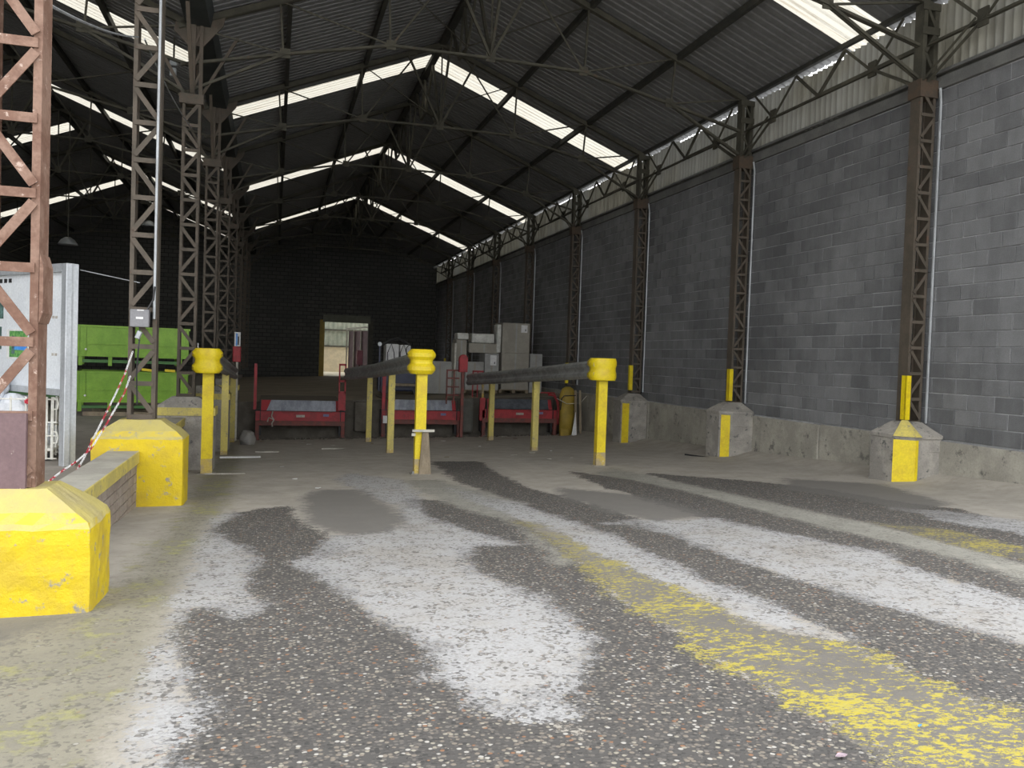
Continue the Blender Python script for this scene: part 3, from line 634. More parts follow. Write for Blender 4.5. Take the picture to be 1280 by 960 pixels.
lc.append(left_column(1, 'brown lattice column carrying a grey switch box, beside the white board', STEEL_BROWN, STEEL_BROWN))
for k in range(2, 9): lc.append(left_column(k, 'olive brown lattice column, %s of the left row from the camera' % ordn[k], STEEL_BROWN, STEEL_BROWN))
t = lc[0]
place(MB().box((-1.60, 5.30, 1.66), (-1.35, 5.335, 2.10)), t).build('base_panel', PURPLE, t)
place(MB().add([(-1.305,5.34,2.62),(-1.305,5.34,3.02),(-1.285,5.34,2.95),(-1.285,5.34,2.68),(-1.305,5.56,2.62),(-1.305,5.56,3.02),(-1.285,5.56,2.95),(-1.285,5.56,2.68)], [(0,3,2,1),(4,5,6,7),(0,1,5,4),(1,2,6,5),(2,3,7,6),(3,0,4,7)]), t).build('splice_plate', RUST_RED, t)

def right_column(k, label, proto=[]):
    Y = YC[k]
    if proto: r = copy_tree(proto[0], None, (9.3, Y, 1.7)); r['label'] = label; return r
    t = thing('lattice_column', (9.3, Y, 1.7), label, 'column', 'right row of lattice columns')
    lattice(t, 9.16, 9.44, Y-.1, .2, 1.72, 6.75, .40, STEEL_BROWN, STEEL_BROWN, .045)
    def p(q, n, m_=STEEL_OLIVE): return place(q, t).build(n, m_, t)
    p(MB().box((9.13, Y-.13, 6.62), (9.45, Y+.13, 6.88)), 'cap_plate', CAPM)
    for x in (9.17, 9.37): p(MB().box((x, Y-.09, 6.88), (x+.07, Y+.09, 8.02)), 'upper_post')
    for i in range(3): p(MB().bar((9.22 if i % 2 else 9.4, Y-.1, 6.95+i*.34), (9.4 if i % 2 else 9.22, Y-.1, 7.27+i*.34), .01, .045), 'lacing_bar')
    for i in range(2): p(MB().box((9.14, Y-.11, 7.55+i*.36), (9.45, Y-.09, 7.66+i*.36)), 'batten_plate')
    for s in (-1, 1):
        p(MB().angle((9.25, Y+s*.1, 6.85), (9.25, Y+s*1.15, 7.45), .05, .012), 'knee_brace')
        p(MB().angle((9.16, Y+s*.1, 6.85), (9.16, Y+s*1.05, 7.42), .035, .012), 'knee_brace')
        p(MB().angle((9.25, Y+s*1.1, 7.40), (9.25, Y+s*2.5, 7.40), .06, .012), 'eaves_lattice_rail')
        p(MB().angle((9.25, Y+s*.1, 7.40), (9.25, Y+s*1.1, 7.40), .06, .012), 'eaves_lattice_rail')
        for a, b in ((1.1, 1.8), (1.8, 2.5)):
            p(MB().angle((9.25, Y+s*a, 7.40 if a < 1.5 else 7.98), (9.25, Y+s*b, 7.98 if a < 1.5 else 7.40), .045, .01), 'eaves_web')
        p(MB().angle((9.25, Y+s*1.1, 7.40), (9.25, Y+s*.45, 8.0), .045, .01), 'eaves_web')
        p(MB().box((9.235, Y+s*1.1-.09, 7.30), (9.265, Y+s*1.1+.09, 7.55)), 'gusset_plate')
    # slim pipe strapped to the wall side of the column
    p(MB().tube([(9.47, Y-.17, 1.75), (9.47, Y-.17, 6.55), (9.42, Y-.2, 6.75)], .022, 8), 'drain_pipe', GALV)
    # yellow impact angle at the foot
    q = MB().box((9.06, Y-.19, 1.80), (9.155, Y-.175, 2.46)); q.box((9.06, Y-.19, 1.80), (9.075, Y-.10, 2.46)); p(q, 'guard_angle', YEL)
    proto.append(t); return t
rc = [right_column(1, 'brown lattice column nearest on the right block wall, with a short yellow guard')]
for k in range(2, 9): rc.append(right_column(k, 'sooty lattice column against the right wall, %s of its row from the camera' % ordn[k-1]))

# ---- plinths
def left_plinth(k, label):
    Y = YC[k]; g = F(-.97, Y-.3)-.12
    t = thing('column_plinth', (-1.46, Y, g+.12), label, 'plinth', 'concrete plinths of the left columns')
    x0, x1, y0, y1, zt, za = -1.95, -.97, Y-.31, Y+.31, 1.46, 1.67
    bm = bmesh.new(); R = random.Random(k)
    # body with slightly uneven cast faces and knocked corners
    n = 7; rows = []
    def ring(z, ins, m=10):
        pts = []
        for (ax, ay), (bx, by) in (((x0+ins, y0+ins), (x1-ins, y0+ins)), ((x1-ins, y0+ins), (x1-ins, y1-ins)), ((x1-ins, y1-ins), (x0+ins, y1-ins)), ((x0+ins, y1-ins), (x0+ins, y0+ins))):
            for i in range(m):
                f = i/m; px_, py_ = ax+(bx-ax)*f, ay+(by-ay)*f; j = .004
                if i == 0:
                    cx, cy = (x0+x1)/2, (y0+y1)/2; px_ += (cx-px_)*.02; py_ += (cy-py_)*.035
                    j = .004
                pts.append((px_+R.uniform(-j, j), py_+R.uniform(-j, j), z+R.uniform(-.005, .005)))
        return pts
    rings = [ring(g+(zt-g)*i/n, .0) for i in range(n+1)]
    rings.append(ring(zt+.03, .02))
    # pyramid cap up to the column foot
    for f in (.33, .66, 1.0):
        m = 10; c = []
        a0, a1, b0, b1 = x0+(-1.68-x0)*f, x1+(-1.24-x1)*f, y0+(Y-.16-y0)*f, y1+(Y+.16-y1)*f
        for (ax, ay), (bx, by) in (((a0,b0),(a1,b0)),((a1,b0),(a1,b1)),((a1,b1),(a0,b1)),((a0,b1),(a0,b0))):
            for i in range(m): c.append((ax+(bx-ax)*i/m+R.uniform(-.004,.004), ay+(by-ay)*i/m+R.uniform(-.004,.004), zt+.03+(za-zt-.03)*f+R.uniform(-.004,.004)))
        rings.append(c)
    q = MB().sweep(rings); place(q, t).build('plinth_body', YEL_CONC if k < 2 else CONCP, t)
    if k >= 2:
        place(MB().box((x0-.02, y0-.02, zt-.10), (x1+.02, y1+.02, zt+.035)), t).build('yellow_band', YEL_OLD, t)
    return t
left_plinth(0, 'chipped bright yellow concrete plinth with pyramid cap nearest the camera')
left_plinth(1, 'yellow plinth with dusty pyramid cap at the end of the low brick wall')
left_plinth(2, 'dull yellow plinth half hidden behind the left guard rail post')
for k in range(3, 9):
    if YC[k] < 26: left_plinth(k, 'dim yellow plinth far down the left row, %s from the camera' % ordn[k])

def right_plinth(k, label):
    Y = YC[k]; g = F(8.9, Y)-.15; t = thing('column_plinth', (9.15, Y, F(8.9, Y)), label, 'plinth', 'concrete plinths of the right columns')
    x0, x1, y0, y1, zt = 8.80, XW-.03, Y-.50, Y+.30, 1.56
    if k == 3: zt = 1.5
    c = .2
    foot = [(x0,y0+c),(x0+c,y0),(x1,y0),(x1,y1),(x0+c*.5,y1),(x0,y1-c*.5)]
    R = random.Random(k+40)
    def ring(z, s, j=.0): return [((px_-9.28)*s+9.28+R.uniform(-j, j), (py_-Y)*s+Y+R.uniform(-j, j), z) for px_, py_ in foot]
    n = 4; rings = []
    for i in range(n):            # cast in lifts with visible joints
        za, zb = g+(zt-g)*i/n, g+(zt-g)*(i+1)/n
        rings += [ring(za+.006, 1-.006*i, .006), ring(zb-.012, .997-.006*i, .006), ring(zb-.004, .985-.006*i)]
    q = MB().sweep(rings, cap=True); place(q, t).build('plinth_body', CONCP, t)
    q = MB().sweep([ring(zt-.02, 1.02), ring(zt+.03, 1.03), ring(zt+.20, .45), ring(zt+.21, .40)]); place(q, t).build('sloping_cap', CONCP, t)
    # painted guard on the chamfered corner
    q = MB(); d = .012; fa = 0 if k == 1 else .38; A_ = (x0-d+(c+.0)*fa*.5, y0+c-(c+d)*fa*.5); B_ = (x0+c-(c+d)*fa*.5, y0-d+c*fa*.5); e_ = .05 if k == 1 else .0
    q.add([(*A_,g),(*B_,g),(B_[0]+e_,B_[1],g),(B_[0]+e_,B_[1],zt-.04),(*B_,zt-.04),(*A_,zt-.04)], [(0,1,4,5),(1,2,3,4)] if e_ else [(0,1,4,5)])
    place(q, t).build('yellow_corner_face', YEL, t)
    if k == 1:
        q = MB().add([(x0-.05,y0+c-.03,zt+.01),(x0+c-.02,y0-.05,zt+.01),(x0+c+.08,y0-.05,zt+.01),(9.10,Y-.22,zt+.235),(9.03,Y-.17,zt+.235)], [(0,1,4),(1,2,3),(1,3,4),(0,4,3,2),(0,2,1)]); place(q, t).build('yellow_cap_wedge', YEL_OLD, t)
    return t
right_plinth(1, 'dark edged grey concrete plinth with yellow corner, nearest on the right wall')
right_plinth(2, 'pale grey concrete plinth with yellow strip, second along the right wall')
right_plinth(3, 'brownish concrete plinth with yellow strip beyond the right guard rail post')

# ---- low wall between the left plinths
def low_wall(ya, yb, label):
    ga = F(-1.46, ya); t = thing('low_wall', (-1.6, ya, ga), label, 'wall', 'low walls between the left plinths')
    zt = 1.33
    # core, then bricks proud of it
    place(MB().box((-1.75, ya, 0), (-1.475, yb, zt-.14)), t).build('wall_core', MORTAR, t)
    rows = 5 if ya < 8 else 7
    for r in range(rows):
        z1 = zt-.145-r*.105; z0 = z1-.095
        y = ya-(r % 2)*.16
        while y < yb:
            a, b = max(y, ya), min(y+.32, yb)
            if b-a > .05 and z1 > F(-1.46, b)-.02:
                place(MB().box((-1.49, a+.008, z0), (-1.46, b-.008, z1)), t).build('brick', BRICKM, t)
            y += .33
    q = MB().box((-1.77, ya, zt-.14), (-1.435, yb, zt)); q = place(q, t)
    o = q.build('coping', [COPE, YEL_OLD], t, bevel=.008)
    for p_ in o.data.polygons: p_.material_index = 1 if p_.normal.x > .6 else 0
low_wall(5.76, 10.14, 'low brick wall with yellow edged concrete coping between the two near yellow plinths')
low_wall(10.76, 15.14, 'low dark brick wall behind the second yellow plinth')
low_wall(15.76, 25.2, 'low dark brick wall beside the left guard rail posts')
# kerb wall closing the drop left of the near plinth
# ================================================================ GUARD RAILS
def wprof(hw=.045):      # half W profile: list of (out, z) from bottom to top, height .33
    return [(.0,-.165),(.35,-.15),(1,-.115),(1,-.065),(.25,-.025),(.15,0),(.25,.025),(1,.065),(1,.115),(.35,.15),(.0,.165)]
def rail_rings(path, hw, zs=1.0):
    rings = []
    for i, p in enumerate(path):
        p = Vector(p); a = Vector(path[max(i-1,0)]); b = Vector(path[min(i+1,len(path)-1)]); d = (b-a); d.z = 0; d.normalize(); n = Vector((d.y, -d.x, 0))
        r = [p+n*(.012+hw*o)+Vector((0,0,z*zs)) for o, z in wprof()]+[p-n*(.012+hw*o)+Vector((0,0,z*zs)) for o, z in reversed(wprof())]
        rings.append(r)
    return rings
def guard_rail(label, path, posts, kind, headc, base_mats):
    p0 = path[0]; t = thing('guard_rail', (posts[0][0], posts[0][1], F(posts[0][0], posts[0][1])), label, 'guard rail', 'yellow posted guard rails between the dock lanes')
    def p(q, n, m_, **k): return place(q, t).build(n, m_, t, **k)
    p(MB().sweep(rail_rings(path, .055)), 'rail', RAILM)
    for i, (x, y, zt) in enumerate(posts):
        g = F(x, y); wv = .085 if i == 0 else .07
        # I-section post
        q = MB(); q.box((x-wv, y-.07, g-.02), (x+wv, y-.055, zt)); q.box((x-wv, y+.055, g-.02), (x+wv, y+.07, zt)); q.box((x-.008, y-.056, g-.02), (x+.008, y+.056, zt))
        q.box((x-wv, y-.0548, g-.02), (x-wv+.012, y+.0548, zt))
        p(q, 'post', YEL if i == 0 else YEL_OLD)
        q = MB().box((x-wv-.003, y-.073, g-.015), (x+wv+.003, y+.073, g+(.10 if i else .22)*random.Random(i).uniform(.8, 1.2))); p(q, 'worn_foot', YEL_FOOT)
        if i == 0:
            p(MB().box((x-.14, y-.12, g-.01), (x+.14, y+.12, g+.012)), 'base_plate', CONCP)
    # pressed steel end terminal: W profile wrapped around the first post
    x, y, _ = posts[0]; cz = headc[2]
    q = MB(); 
    rad, wid, zsc, ang = kind; sq = 1 if 'squared' in label else 0
    pts_ = []
    for i in range(13):
        a = math.radians(ang[0]+(ang[1]-ang[0])*i/12); e_ = .55 if sq else .75
        ca, sa = math.cos(a), math.sin(a); ca = math.copysign(abs(ca)**e_, ca); sa = math.copysign(abs(sa)**e_, sa)
        pts_.append(Vector((headc[0]+rad*ca, headc[1]+rad*sa*wid, cz)))
    rings = []
    for i, c in enumerate(pts_):
        f = i/12; fl_ = (.12+.88*abs(2*f-1)**2.2) if sq == 0 else (.75+.25*abs(2*f-1))      # corrugations flatten at the nose
        d = (pts_[min(i+1,12)]-pts_[max(i-1,0)]).normalized(); n = Vector((d.y, -d.x, 0))
        outer = [c+n*(.02+.055*o*fl_+.02*(1-fl_))+Vector((0,0,z*zsc)) for o, z in wprof()]
        inner = [c+n*(.008+.055*o*fl_)+Vector((0,0,z*zsc)) for o, z in reversed(wprof())]
        rings.append(outer+inner)
    q.sweep(rings); term = p(q, 'end_terminal', YEL, smooth=not sq)
    for i in (1, 11):
      for a_ in (.09, -.09):
            q = MB(); d = (pts_[i+1]-pts_[i-1]).normalized(); n = Vector((d.y, -d.x, 0)); c = pts_[i]+n*.06+Vector((0,0,a_*zsc))
            q.tube([c, c+n*.022], .013, 6)
            place(q, t).build('bolt', YELD, term)
    return t
# the rails fall with the ramp
gL = guard_rail('left guard rail with a rounded yellow end beside the yellow plinths',
    [(-.93,14.35,2.33),(-.96,18,2.16),(-1.0,21,2.02),(-1.02,24.3,1.86)], [(-1.02,14.37,2.2),(-1.0,19.0,2.02),(-1.06,23.9,1.75)], (.17,1.0,1.22,(200,350)), (-1.04,14.38,2.32), None)
gC = guard_rail('middle guard rail whose squared yellow end post has a strapped wooden splint',
    [(2.28,13.5,2.42),(2.33,17,2.27),(2.33,20,2.13),(2.2,22.5,2.02),(2.0,24.2,1.93)], [(2.32,13.4,2.3),(2.54,18.54,2.15),(2.55,23.0,1.95)], (.15,.9,1.22,(175,365)), (2.31,13.42,2.42), None)
gR = guard_rail('right guard rail with a rounded yellow end nearest the block wall',
    [(5.62,14.0,2.38),(5.68,17,2.23),(5.72,20,2.08),(5.62,24.3,1.86)], [(5.78,14.13,2.25),(5.88,18.4,2.1),(6.0,22.9,1.9)], (.20,1.0,1.22,(170,380)), (5.78,14.15,2.38), None)
g = F(2.36, 13.2)
q = MB().add([(2.30,13.28,g),(2.50,13.28,g),(2.44,13.28,1.30),(2.34,13.28,1.30),(2.30,13.31,g),(2.50,13.31,g),(2.44,13.31,1.30),(2.34,13.31,1.30)], [(0,1,2,3),(7,6,5,4),(0,4,5,1),(1,5,6,2),(2,6,7,3),(3,7,4,0)])
place(q, gC).build('splint', WOOD, gC)
place(MB().box((2.17,13.24,1.285), (2.53,13.27,1.325)), gC).build('strap_clip', CREAM, gC)
place(MB().box((2.16,13.24,1.22), (2.22,13.27,1.265)), gC).build('strap_clip', CREAM, gC)
for sgn in (-1, 1): place(MB().tube([(2.32+sgn*.11,13.3,g+.01),(2.32+sgn*.11,13.3,g+.045)], .016, 6), gC).build('anchor_bolt', GALV, gC)

# ================================================================ DOCK LEVELLERS
def leveller(x0, x1, zb, label, redm, lipm, deco):
    Y = 24.72; t = thing('dock_leveller', ((x0+x1)/2, Y, F((x0+x1)/2, Y)), label, 'dock leveller', 'red dock levellers at the foot of the ramp')
    def p(q, n, m_, **k): return place(q, t).build(n, m_, t, **k)
    q = MB().box((x0, Y, zb), (x1, Y+.1, zb+.13)); q.box((x0, Y-.02, zb), (x1, Y, zb+.02)); q.box((x0, Y-.02, zb+.115), (x1, Y, zb+.135)); p(q, 'lower_beam', RED_OLD)
    q = MB().box((x0, Y+.02, zb+.135), (x1, Y+.1, zb+.40)); q.box((x0, Y-.01, zb+.375), (x1, Y+.03, zb+.405)); p(q, 'front_beam', redm)
    for x in (x0, x1-.10):
        p(MB().box((x, Y, F(x, Y)-.05), (x+.10, Y+.12, zb)), 'leg', RED_OLD)
        p(MB().box((x-.03, Y-.02, F(x, Y)-.01), (x+.13, Y+.16, F(x, Y)+.02)), 'foot_plate', RED_OLD)
    p(MB().add([(x0+.16,Y+.05,zb+.42),(x1-.16,Y+.05,zb+.42),(x1-.16,Y+.20,zb+.72),(x0+.16,Y+.20,zb+.72),(x0+.16,Y+.09,zb+.42),(x1-.16,Y+.09,zb+.42),(x1-.16,Y+.24,zb+.72),(x0+.16,Y+.24,zb+.72)],
        [(0,1,2,3),(7,6,5,4),(0,4,5,1),(1,5,6,2),(2,6,7,3),(3,7,4,0)]), 'lip_plate', lipm)
    for xa, xb, xc in ((x0+.15, x0+.30, x0+.42), (x1-.15, x1-.26, x1-.34)):
        q = MB().add([(xa,Y+.045,zb+.42),(xb,Y+.045,zb+.42),(xc if xa < xb else xb,Y+.195,zb+.72),(xa,Y+.195,zb+.72),(xa,Y+.06,zb+.42),(xb,Y+.06,zb+.42),(xc if xa < xb else xb,Y+.21,zb+.72),(xa,Y+.21,zb+.72)], [(0,1,2,3),(7,6,5,4),(0,4,5,1),(1,5,6,2),(2,6,7,3),(3,7,4,0)]); p(q, 'lip_end_paint', redm)
    zt = zb+.72; z2 = max(ZD((x0+x1)/2), zt)+.012
    p(MB().add([(x0+.1,Y+.22,zt),(x1-.1,Y+.22,zt),(x1-.1,Y+2.6,z2+.02),(x0+.1,Y+2.6,z2),(x0+.1,Y+.22,zt-.05),(x1-.1,Y+.22,zt-.05),(x1-.1,Y+2.6,z2-.03),(x0+.1,Y+2.6,z2-.05)], [(3,2,1,0),(4,5,6,7),(0,1,5,4),(1,2,6,5),(2,3,7,6),(3,0,4,7)]), 'deck', DECK)
    for x in (x0+.12, x1-.14): p(MB().box((x, Y-.02, zb+.12), (x+.02, Y+.03, zb+.74)), 'side_edge', BLACK)
    p(MB().box(((x0+x1)/2-.13, Y-.005, zb+.24), ((x0+x1)/2+.11, Y+.02, zb+.31)), 'label_plate', PAPERD)
    p(MB().box((x1-.62, Y-.005, zb+.27), (x1-.46, Y+.02, zb+.34)), 'label_plate', worn('dull_blue_sticker_%d' % int(x0*10), (.16,.17,.30), (.2,.2,.32)))
    for x in (x0-.02, x1-.16): p(MB().box((x, Y+.14, zb-.3), (x+.18, Y+.4, zb+.42)), 'bumper', BLACK)
    return t
d1_ = leveller(-.47, 2.04, .39, 'red dock leveller left of the middle guard rail, with grey lip plate', REDM, LIPM, 0)
d2_ = leveller(3.12, 5.52, .47, 'red dock leveller behind the middle guard rail post', REDM, LIPM, 0)
d3_ = leveller(6.2, 8.62, .55, 'red dock leveller behind the right guard rail, with dark lip plate', REDM, LIPD, 0)
def P2(t):
    def f(q, n, m_, **k): return place(q, t).build(n, m_, t, **k)
    return f
p = P2(d1_)
p(MB().box((-.53,24.62,.85),(-.45,24.70,2.15)), 'guide_post', REDM)
q = MB(); q.box((1.83,24.62,.85),(1.87,24.68,2.2)); q.box((2.0,24.62,.85),(2.04,24.68,2.2))
for z in (1.35, 1.68, 2.16): q.box((1.83,24.62,z),(2.04,24.68,z+.06))
q.box((1.83,24.64,.85),(2.04,24.67,1.35)); p(q, 'slotted_guide', REDM)
q = MB().tube([(.0,24.66,.80),(-.03,24.63,.66),(.04,24.62,.56),(-.02,24.6,.45),(-.0,24.6,.36)], .022, 6); q.tube([(.04,24.62,.56),(-.10,24.62,.62),(-.14,24.6,.5)], .02, 6); p(q, 'rope_loop', PAPERD)
p = P2(d2_)
q = MB().box((3.10,24.60,.9),(3.2,24.68,1.9)); p(q, 'guide_post', REDM)
p(MB().box((3.14,24.56,.50),(3.26,24.60,.72)), 'notice', PAPER)
q = MB()
for z in (1.35, 1.6, 1.86, 2.1): q.box((5.02,24.62,z),(5.42,24.66,z+.045))
for x in (5.02, 5.24): q.box((x,24.62,1.1),(x+.04,24.66,2.14))
p(q, 'side_ladder', RED_OLD)
p = P2(d3_)
q = MB(); 
for x in (5.92, 6.07, 6.24): q.box((x,25.0,1.3),(x+.03,25.04,2.12))
q.box((5.92,25.0,2.08),(6.27,25.04,2.13)); p(q, 'gate_frame', REDM)
q = MB().tube([(8.3,24.7,1.45),(8.5,24.72,1.42),(8.62,24.74,1.25),(8.68,24.74,.9),(8.66,24.74,.5)], .035, 8); q.tube([(8.05,24.7,1.5),(8.5,24.72,1.5),(8.66,24.72,1.2),(8.74,24.74,.6)], .02, 6); p(q, 'curved_side_guard', REDM)
p(MB().box((6.12,24.74,.6),(6.28,24.82,1.3)), 'side_cheek', REDM)

# red control posts standing by the docks
t = thing('control_post', (5.48, 24.45, F(5.48,24.45)), 'red control post with rounded head between the second and third dock', 'post')
p = P2(t)
p(MB().box((5.44,24.4,F(5.48,24.45)),(5.52,24.5,2.2)), 'pole', RED_OLD)
q = MB(); rings = []
for i in range(9):
    a = math.pi*i/8; rings.append((5.48-.13*math.cos(a), 2.48+.13*math.sin(a)))
pr = [(5.35,2.08)]+rings+[(5.61,2.08)]
q.sweep([[(x,24.36,z) for x, z in pr], [(x,24.52,z) for x, z in pr]]); p(q, 'head', REDM, bevel=.01)
t = thing('control_post', (-1.0, 24.6, F(-1,24.6)), 'dark red control post with pale display at the end of the left guard rail', 'post')
p = P2(t)
p(MB().box((-1.03,24.58,F(-1,24.6)),(-.97,24.64,2.2)), 'pole', CREAM)
p(MB().box((-1.12,24.54,2.18),(-.90,24.66,2.62)), 'housing', REDM, bevel=.02)
p(MB().box((-1.08,24.55,2.62),(-.92,24.65,3.02)), 'sign_plate', PAPER)
p(MB().box((-1.04,24.53,2.64),(-1.0,24.55,2.98)), 'blue_stripe', BLUEP)
p(MB().box((-.99,24.53,2.66),(-.96,24.55,2.9)), 'dark_stripe', BLACK)

# thin prop stick, grey side screen, grey disc on the rail end
o = MB().bar((6.28,24.95,F(6.28,24.95)),(6.22,24.9,1.85),.06,.06).build('prop_stick', YEL_FOOT); tag(o, 'thin tan stick leaning upright behind the right guard rail', 'stick')
o = MB().box((5.62,25.0,.2),(5.98,25.2,1.25)).build('buffer_pad', worn('grey_green_rubber_pad',(.10,.10,.085),(.13,.125,.11)), bevel=.06, seg=2); tag(o, 'grey green buffer pad on the dock face between second and third dock', 'buffer')
o = MB().box((2.35,25.0,.2),(2.8,25.25,1.1)).build('buffer_pad', DARKC, bevel=.05, seg=2); tag(o, 'dark buffer pad on the dock face between first and second dock', 'buffer')

# yellow curved guard with planks and a cone beside the third dock
gx, gy = 8.82, 24.35; gz = F(gx, gy)+.03
t = thing('curved_guard', (gx, gy, gz), 'tall ochre yellow curved steel guard against the wall by the third dock', 'guard'); p = P2(t)
q = MB(); rings = []
for z, s in ((gz,.95),(gz+.5,1),(1.2,1),(1.38,1.12),(1.5,1.05),(1.66,.75),(1.72,.3)):
    r_ = .24*s; rings.append([(gx+r_*math.cos(a)*1.0, gy+r_*math.sin(a)*.7, z) for a in [math.pi*2*i/16 for i in range(16)]])
q.sweep(rings); p(q, 'shell', YELD, smooth=True)
p(MB().tube([(gx-.26,gy-.12,1.0),(gx-.25,gy-.17,1.36),(gx-.18,gy-.2,1.44),(gx+.2,gy-.2,1.46)], .015, 6), 'black_hose', BLACK)
p(MB().tube([(gx-.42,gy-.2,1.36),(gx-.1,gy-.24,1.2),(gx+.35,gy-.2,1.22),(gx+.6,gy-.1,1.45)], .012, 6), 'pale_cable', CREAM)
for i, (x, lab) in enumerate(((9.02,'brown plank leaning left of the pair beside the ochre guard'),(9.17,'brown plank leaning right of the pair beside the ochre guard'))):
    z = F(x, 24.0)+.1; o = MB().bar((x-.03,23.95,z),(x,24.2,1.62),.07,.03).build('plank', WOOD); tag(o, lab, 'plank', 'planks beside the ochre guard')
o = MB().add([(8.84,23.9,.24),(9.0,23.9,.24),(8.99,24.02,.95),(8.84,23.93,.24),(9.0,23.93,.24),(8.99,24.05,.95)], [(0,1,2),(5,4,3),(0,3,4,1),(1,4,5,2),(2,5,3,0)]).build('offcut', PAPER); tag(o, 'white triangular offcut leaning against the planks', 'offcut')
o = MB().box((8.55,24.1,F(8.6,24.1)+.01),(8.82,24.25,.42)).build('timber_block', YELD, bevel=.01); tag(o, 'yellow timber block at the foot of the ochre guard', 'block')

# ================================================================ CARTONS ON THE DOCK
def carton(x0, x1, y, dep, z0, z1, label, m_=None, rz=0, lab=None, group='cartons on the dock', name='carton', wrap=False):
    w, h = x1-x0, z1-z0; t = thing(name, ((x0+x1)/2, y+dep/2, z0), label, 'box', group, rz)
    q = MB()
    if wrap: q.box((-w/2,-dep/2,0),(w/2,dep/2,h)); q.build('body', m_ or WRAP, t, bevel=min(.05,min(w,h)*.2), seg=3, smooth=True)
    else:
        q.box((-w/2,-dep/2,0),(w/2,dep/2,h)); q.build('body', m_ or CARTON, t, bevel=.008)
        MB().box((-.03,-dep/2-.004,h-.02 if False else 0.02),(.03,-dep/2,h-.02)).build('tape', CARTON2 if (m_ or CARTON) is CARTON else CARTON, t)
        MB().box((-w/2+.01,-dep/2+.01,h),(w/2-.01,-.004,h+.008)).build('flap', m_ or CARTON, t)
        MB().box((-w/2+.01,.004,h),(w/2-.01,dep/2-.01,h+.008)).build('flap', m_ or CARTON, t)
    if lab:
        a, b, c, d = lab; sl = MB().box((a,-dep/2-.008,b),(c,-dep/2-.002,d)).build('shipping_label', PAPER, t)
        MB().box((c-.08,-dep/2-.011,b+.05),(c-.05,-dep/2-.0081,b+.12)).build('label_print', BLACK, sl)
    return t
YB1 = 27.5
def pallet(x0, x1, y, dep, z0, label):
    t = thing('pallet', ((x0+x1)/2, y+dep/2, z0), label, 'pallet', 'pallets under the cartons'); p = P2(t); n = 5
    for i in range(3): p(MB().box((x0+(x1-x0-.1)*i/2, y, z0), (x0+(x1-x0-.1)*i/2+.1, y+dep, z0+.09)), 'bearer', WOOD)
    for i in range(n): p(MB().box((x0, y+(dep-.12)*i/(n-1), z0+.09), (x1, y+(dep-.12)*i/(n-1)+.12, z0+.115)), 'slat', WOOD)
def zdk(x): return ZD(x)+.0
pallet(7.45, 8.5, YB1, 1.0, zdk(8.5)+.005, 'wooden pallet under the tallest stack of cartons')
pallet(6.2, 7.4, YB1, 1.0, zdk(7.4)+.005, 'wooden pallet under the labelled carton')
zb = zdk(8.5)+.125
carton(7.52, 8.5, YB1, .9, zb, 2.72, 'large grey brown carton at the base of the tallest stack', CARTON, 0)
carton(7.5, 8.5, YB1+.05, .85, 2.73, 3.76, 'tall grey carton on top of the stack, with white label', CARTON, .06, (.17,.72,.40,.98))
carton(7.34, 7.49, YB1+.05, .5, 2.73, 3.70, 'slim white wrapped carton edge beside the top carton', WRAP, 0, wrap=True)
carton(8.56, 9.02, YB1+.1, .8, zdk(9)+.01, 2.72, 'grey carton standing right of the stack by the wall', CARTON2, 0)
carton(6.92, 7.42, YB1, .8, zdk(7.4)+.125, 2.68, 'narrow grey carton with white notice on its face', CARTON2, 0, (-.06,.85,.16,1.2))
carton(6.24, 6.88, YB1, .8, zdk(7.4)+.125, 2.38, 'grey carton behind the small red gate frame', CARTON2, .03)
carton(6.38, 7.44, YB1+.1, .7, 2.70, 3.02, 'long low grey carton lying across two cartons', CARTON, 0)
carton(6.48, 7.28, YB1+.15, .6, 3.035, 3.36, 'white shrink wrapped parcel on the long low carton', WRAP, 0, wrap=True)

carton(5.95, 6.32, YB1+.2, .6, 2.40, 3.12, 'upright greenish carton at the left end of the pile', CARTON, 0)
carton(5.95, 6.2, YB1+.1, .7, zdk(6.2)+.01, 2.38, 'grey carton standing at the left foot of the pile', CARTON2, 0)
carton(5.98, 6.38, YB1+.2, .5, 3.135, 3.36, 'small rounded wrapped bundle on the left end of the pile', WRAP, 0, wrap=True)
carton(5.02, 5.85, YB1+.3, .9, zdk(5.8)+.01, 2.36, 'wide low grey crate behind the red control post', CARTON2, 0)
o = MB().box((5.86,YB1,zdk(5.9)),(5.92,YB1+.5,3.0)).build('board', CREAM); tag(o, 'narrow cream board standing left of the carton pile', 'board')

# tank machine parked behind the middle rail
t = thing('floor_machine', (3.95, 28.4, ZD(4)), 'dark blue machine with white tanks and black hoop behind the middle guard rail', 'machine'); p = P2(t)
p(MB().box((3.45,28.0,ZD(4)+.12),(5.0,29.0,2.15)), 'chassis', NAVY, bevel=.05, seg=2)
p(MB().box((3.62,28.0,2.16),(4.05,28.8,2.90)), 'tank', PAPER, bevel=.05, seg=2)
p(MB().box((4.09,28.0,2.16),(4.45,28.8,2.88)), 'tank', PAPER, bevel=.05, seg=2)
p(MB().box((4.50,28.1,2.2),(4.68,28.5,2.74)), 'tank', PAPER, bevel=.02)
p(MB().tube([(3.5,28.4,2.84),(3.75,28.4,3.0),(4.05,28.4,3.10),(4.3,28.4,2.98),(4.5,28.4,2.84)], .05, 8), 'roll_hoop', BLACK)
for x0 in (3.78, 4.2): p(MB().tube([(x0-.1,27.97,2.2),(x0-.12,27.95,2.6),(x0,27.94,2.9),(x0+.1,27.95,2.6),(x0+.12,27.97,2.2)], .015, 6), 'hose', BLACK)
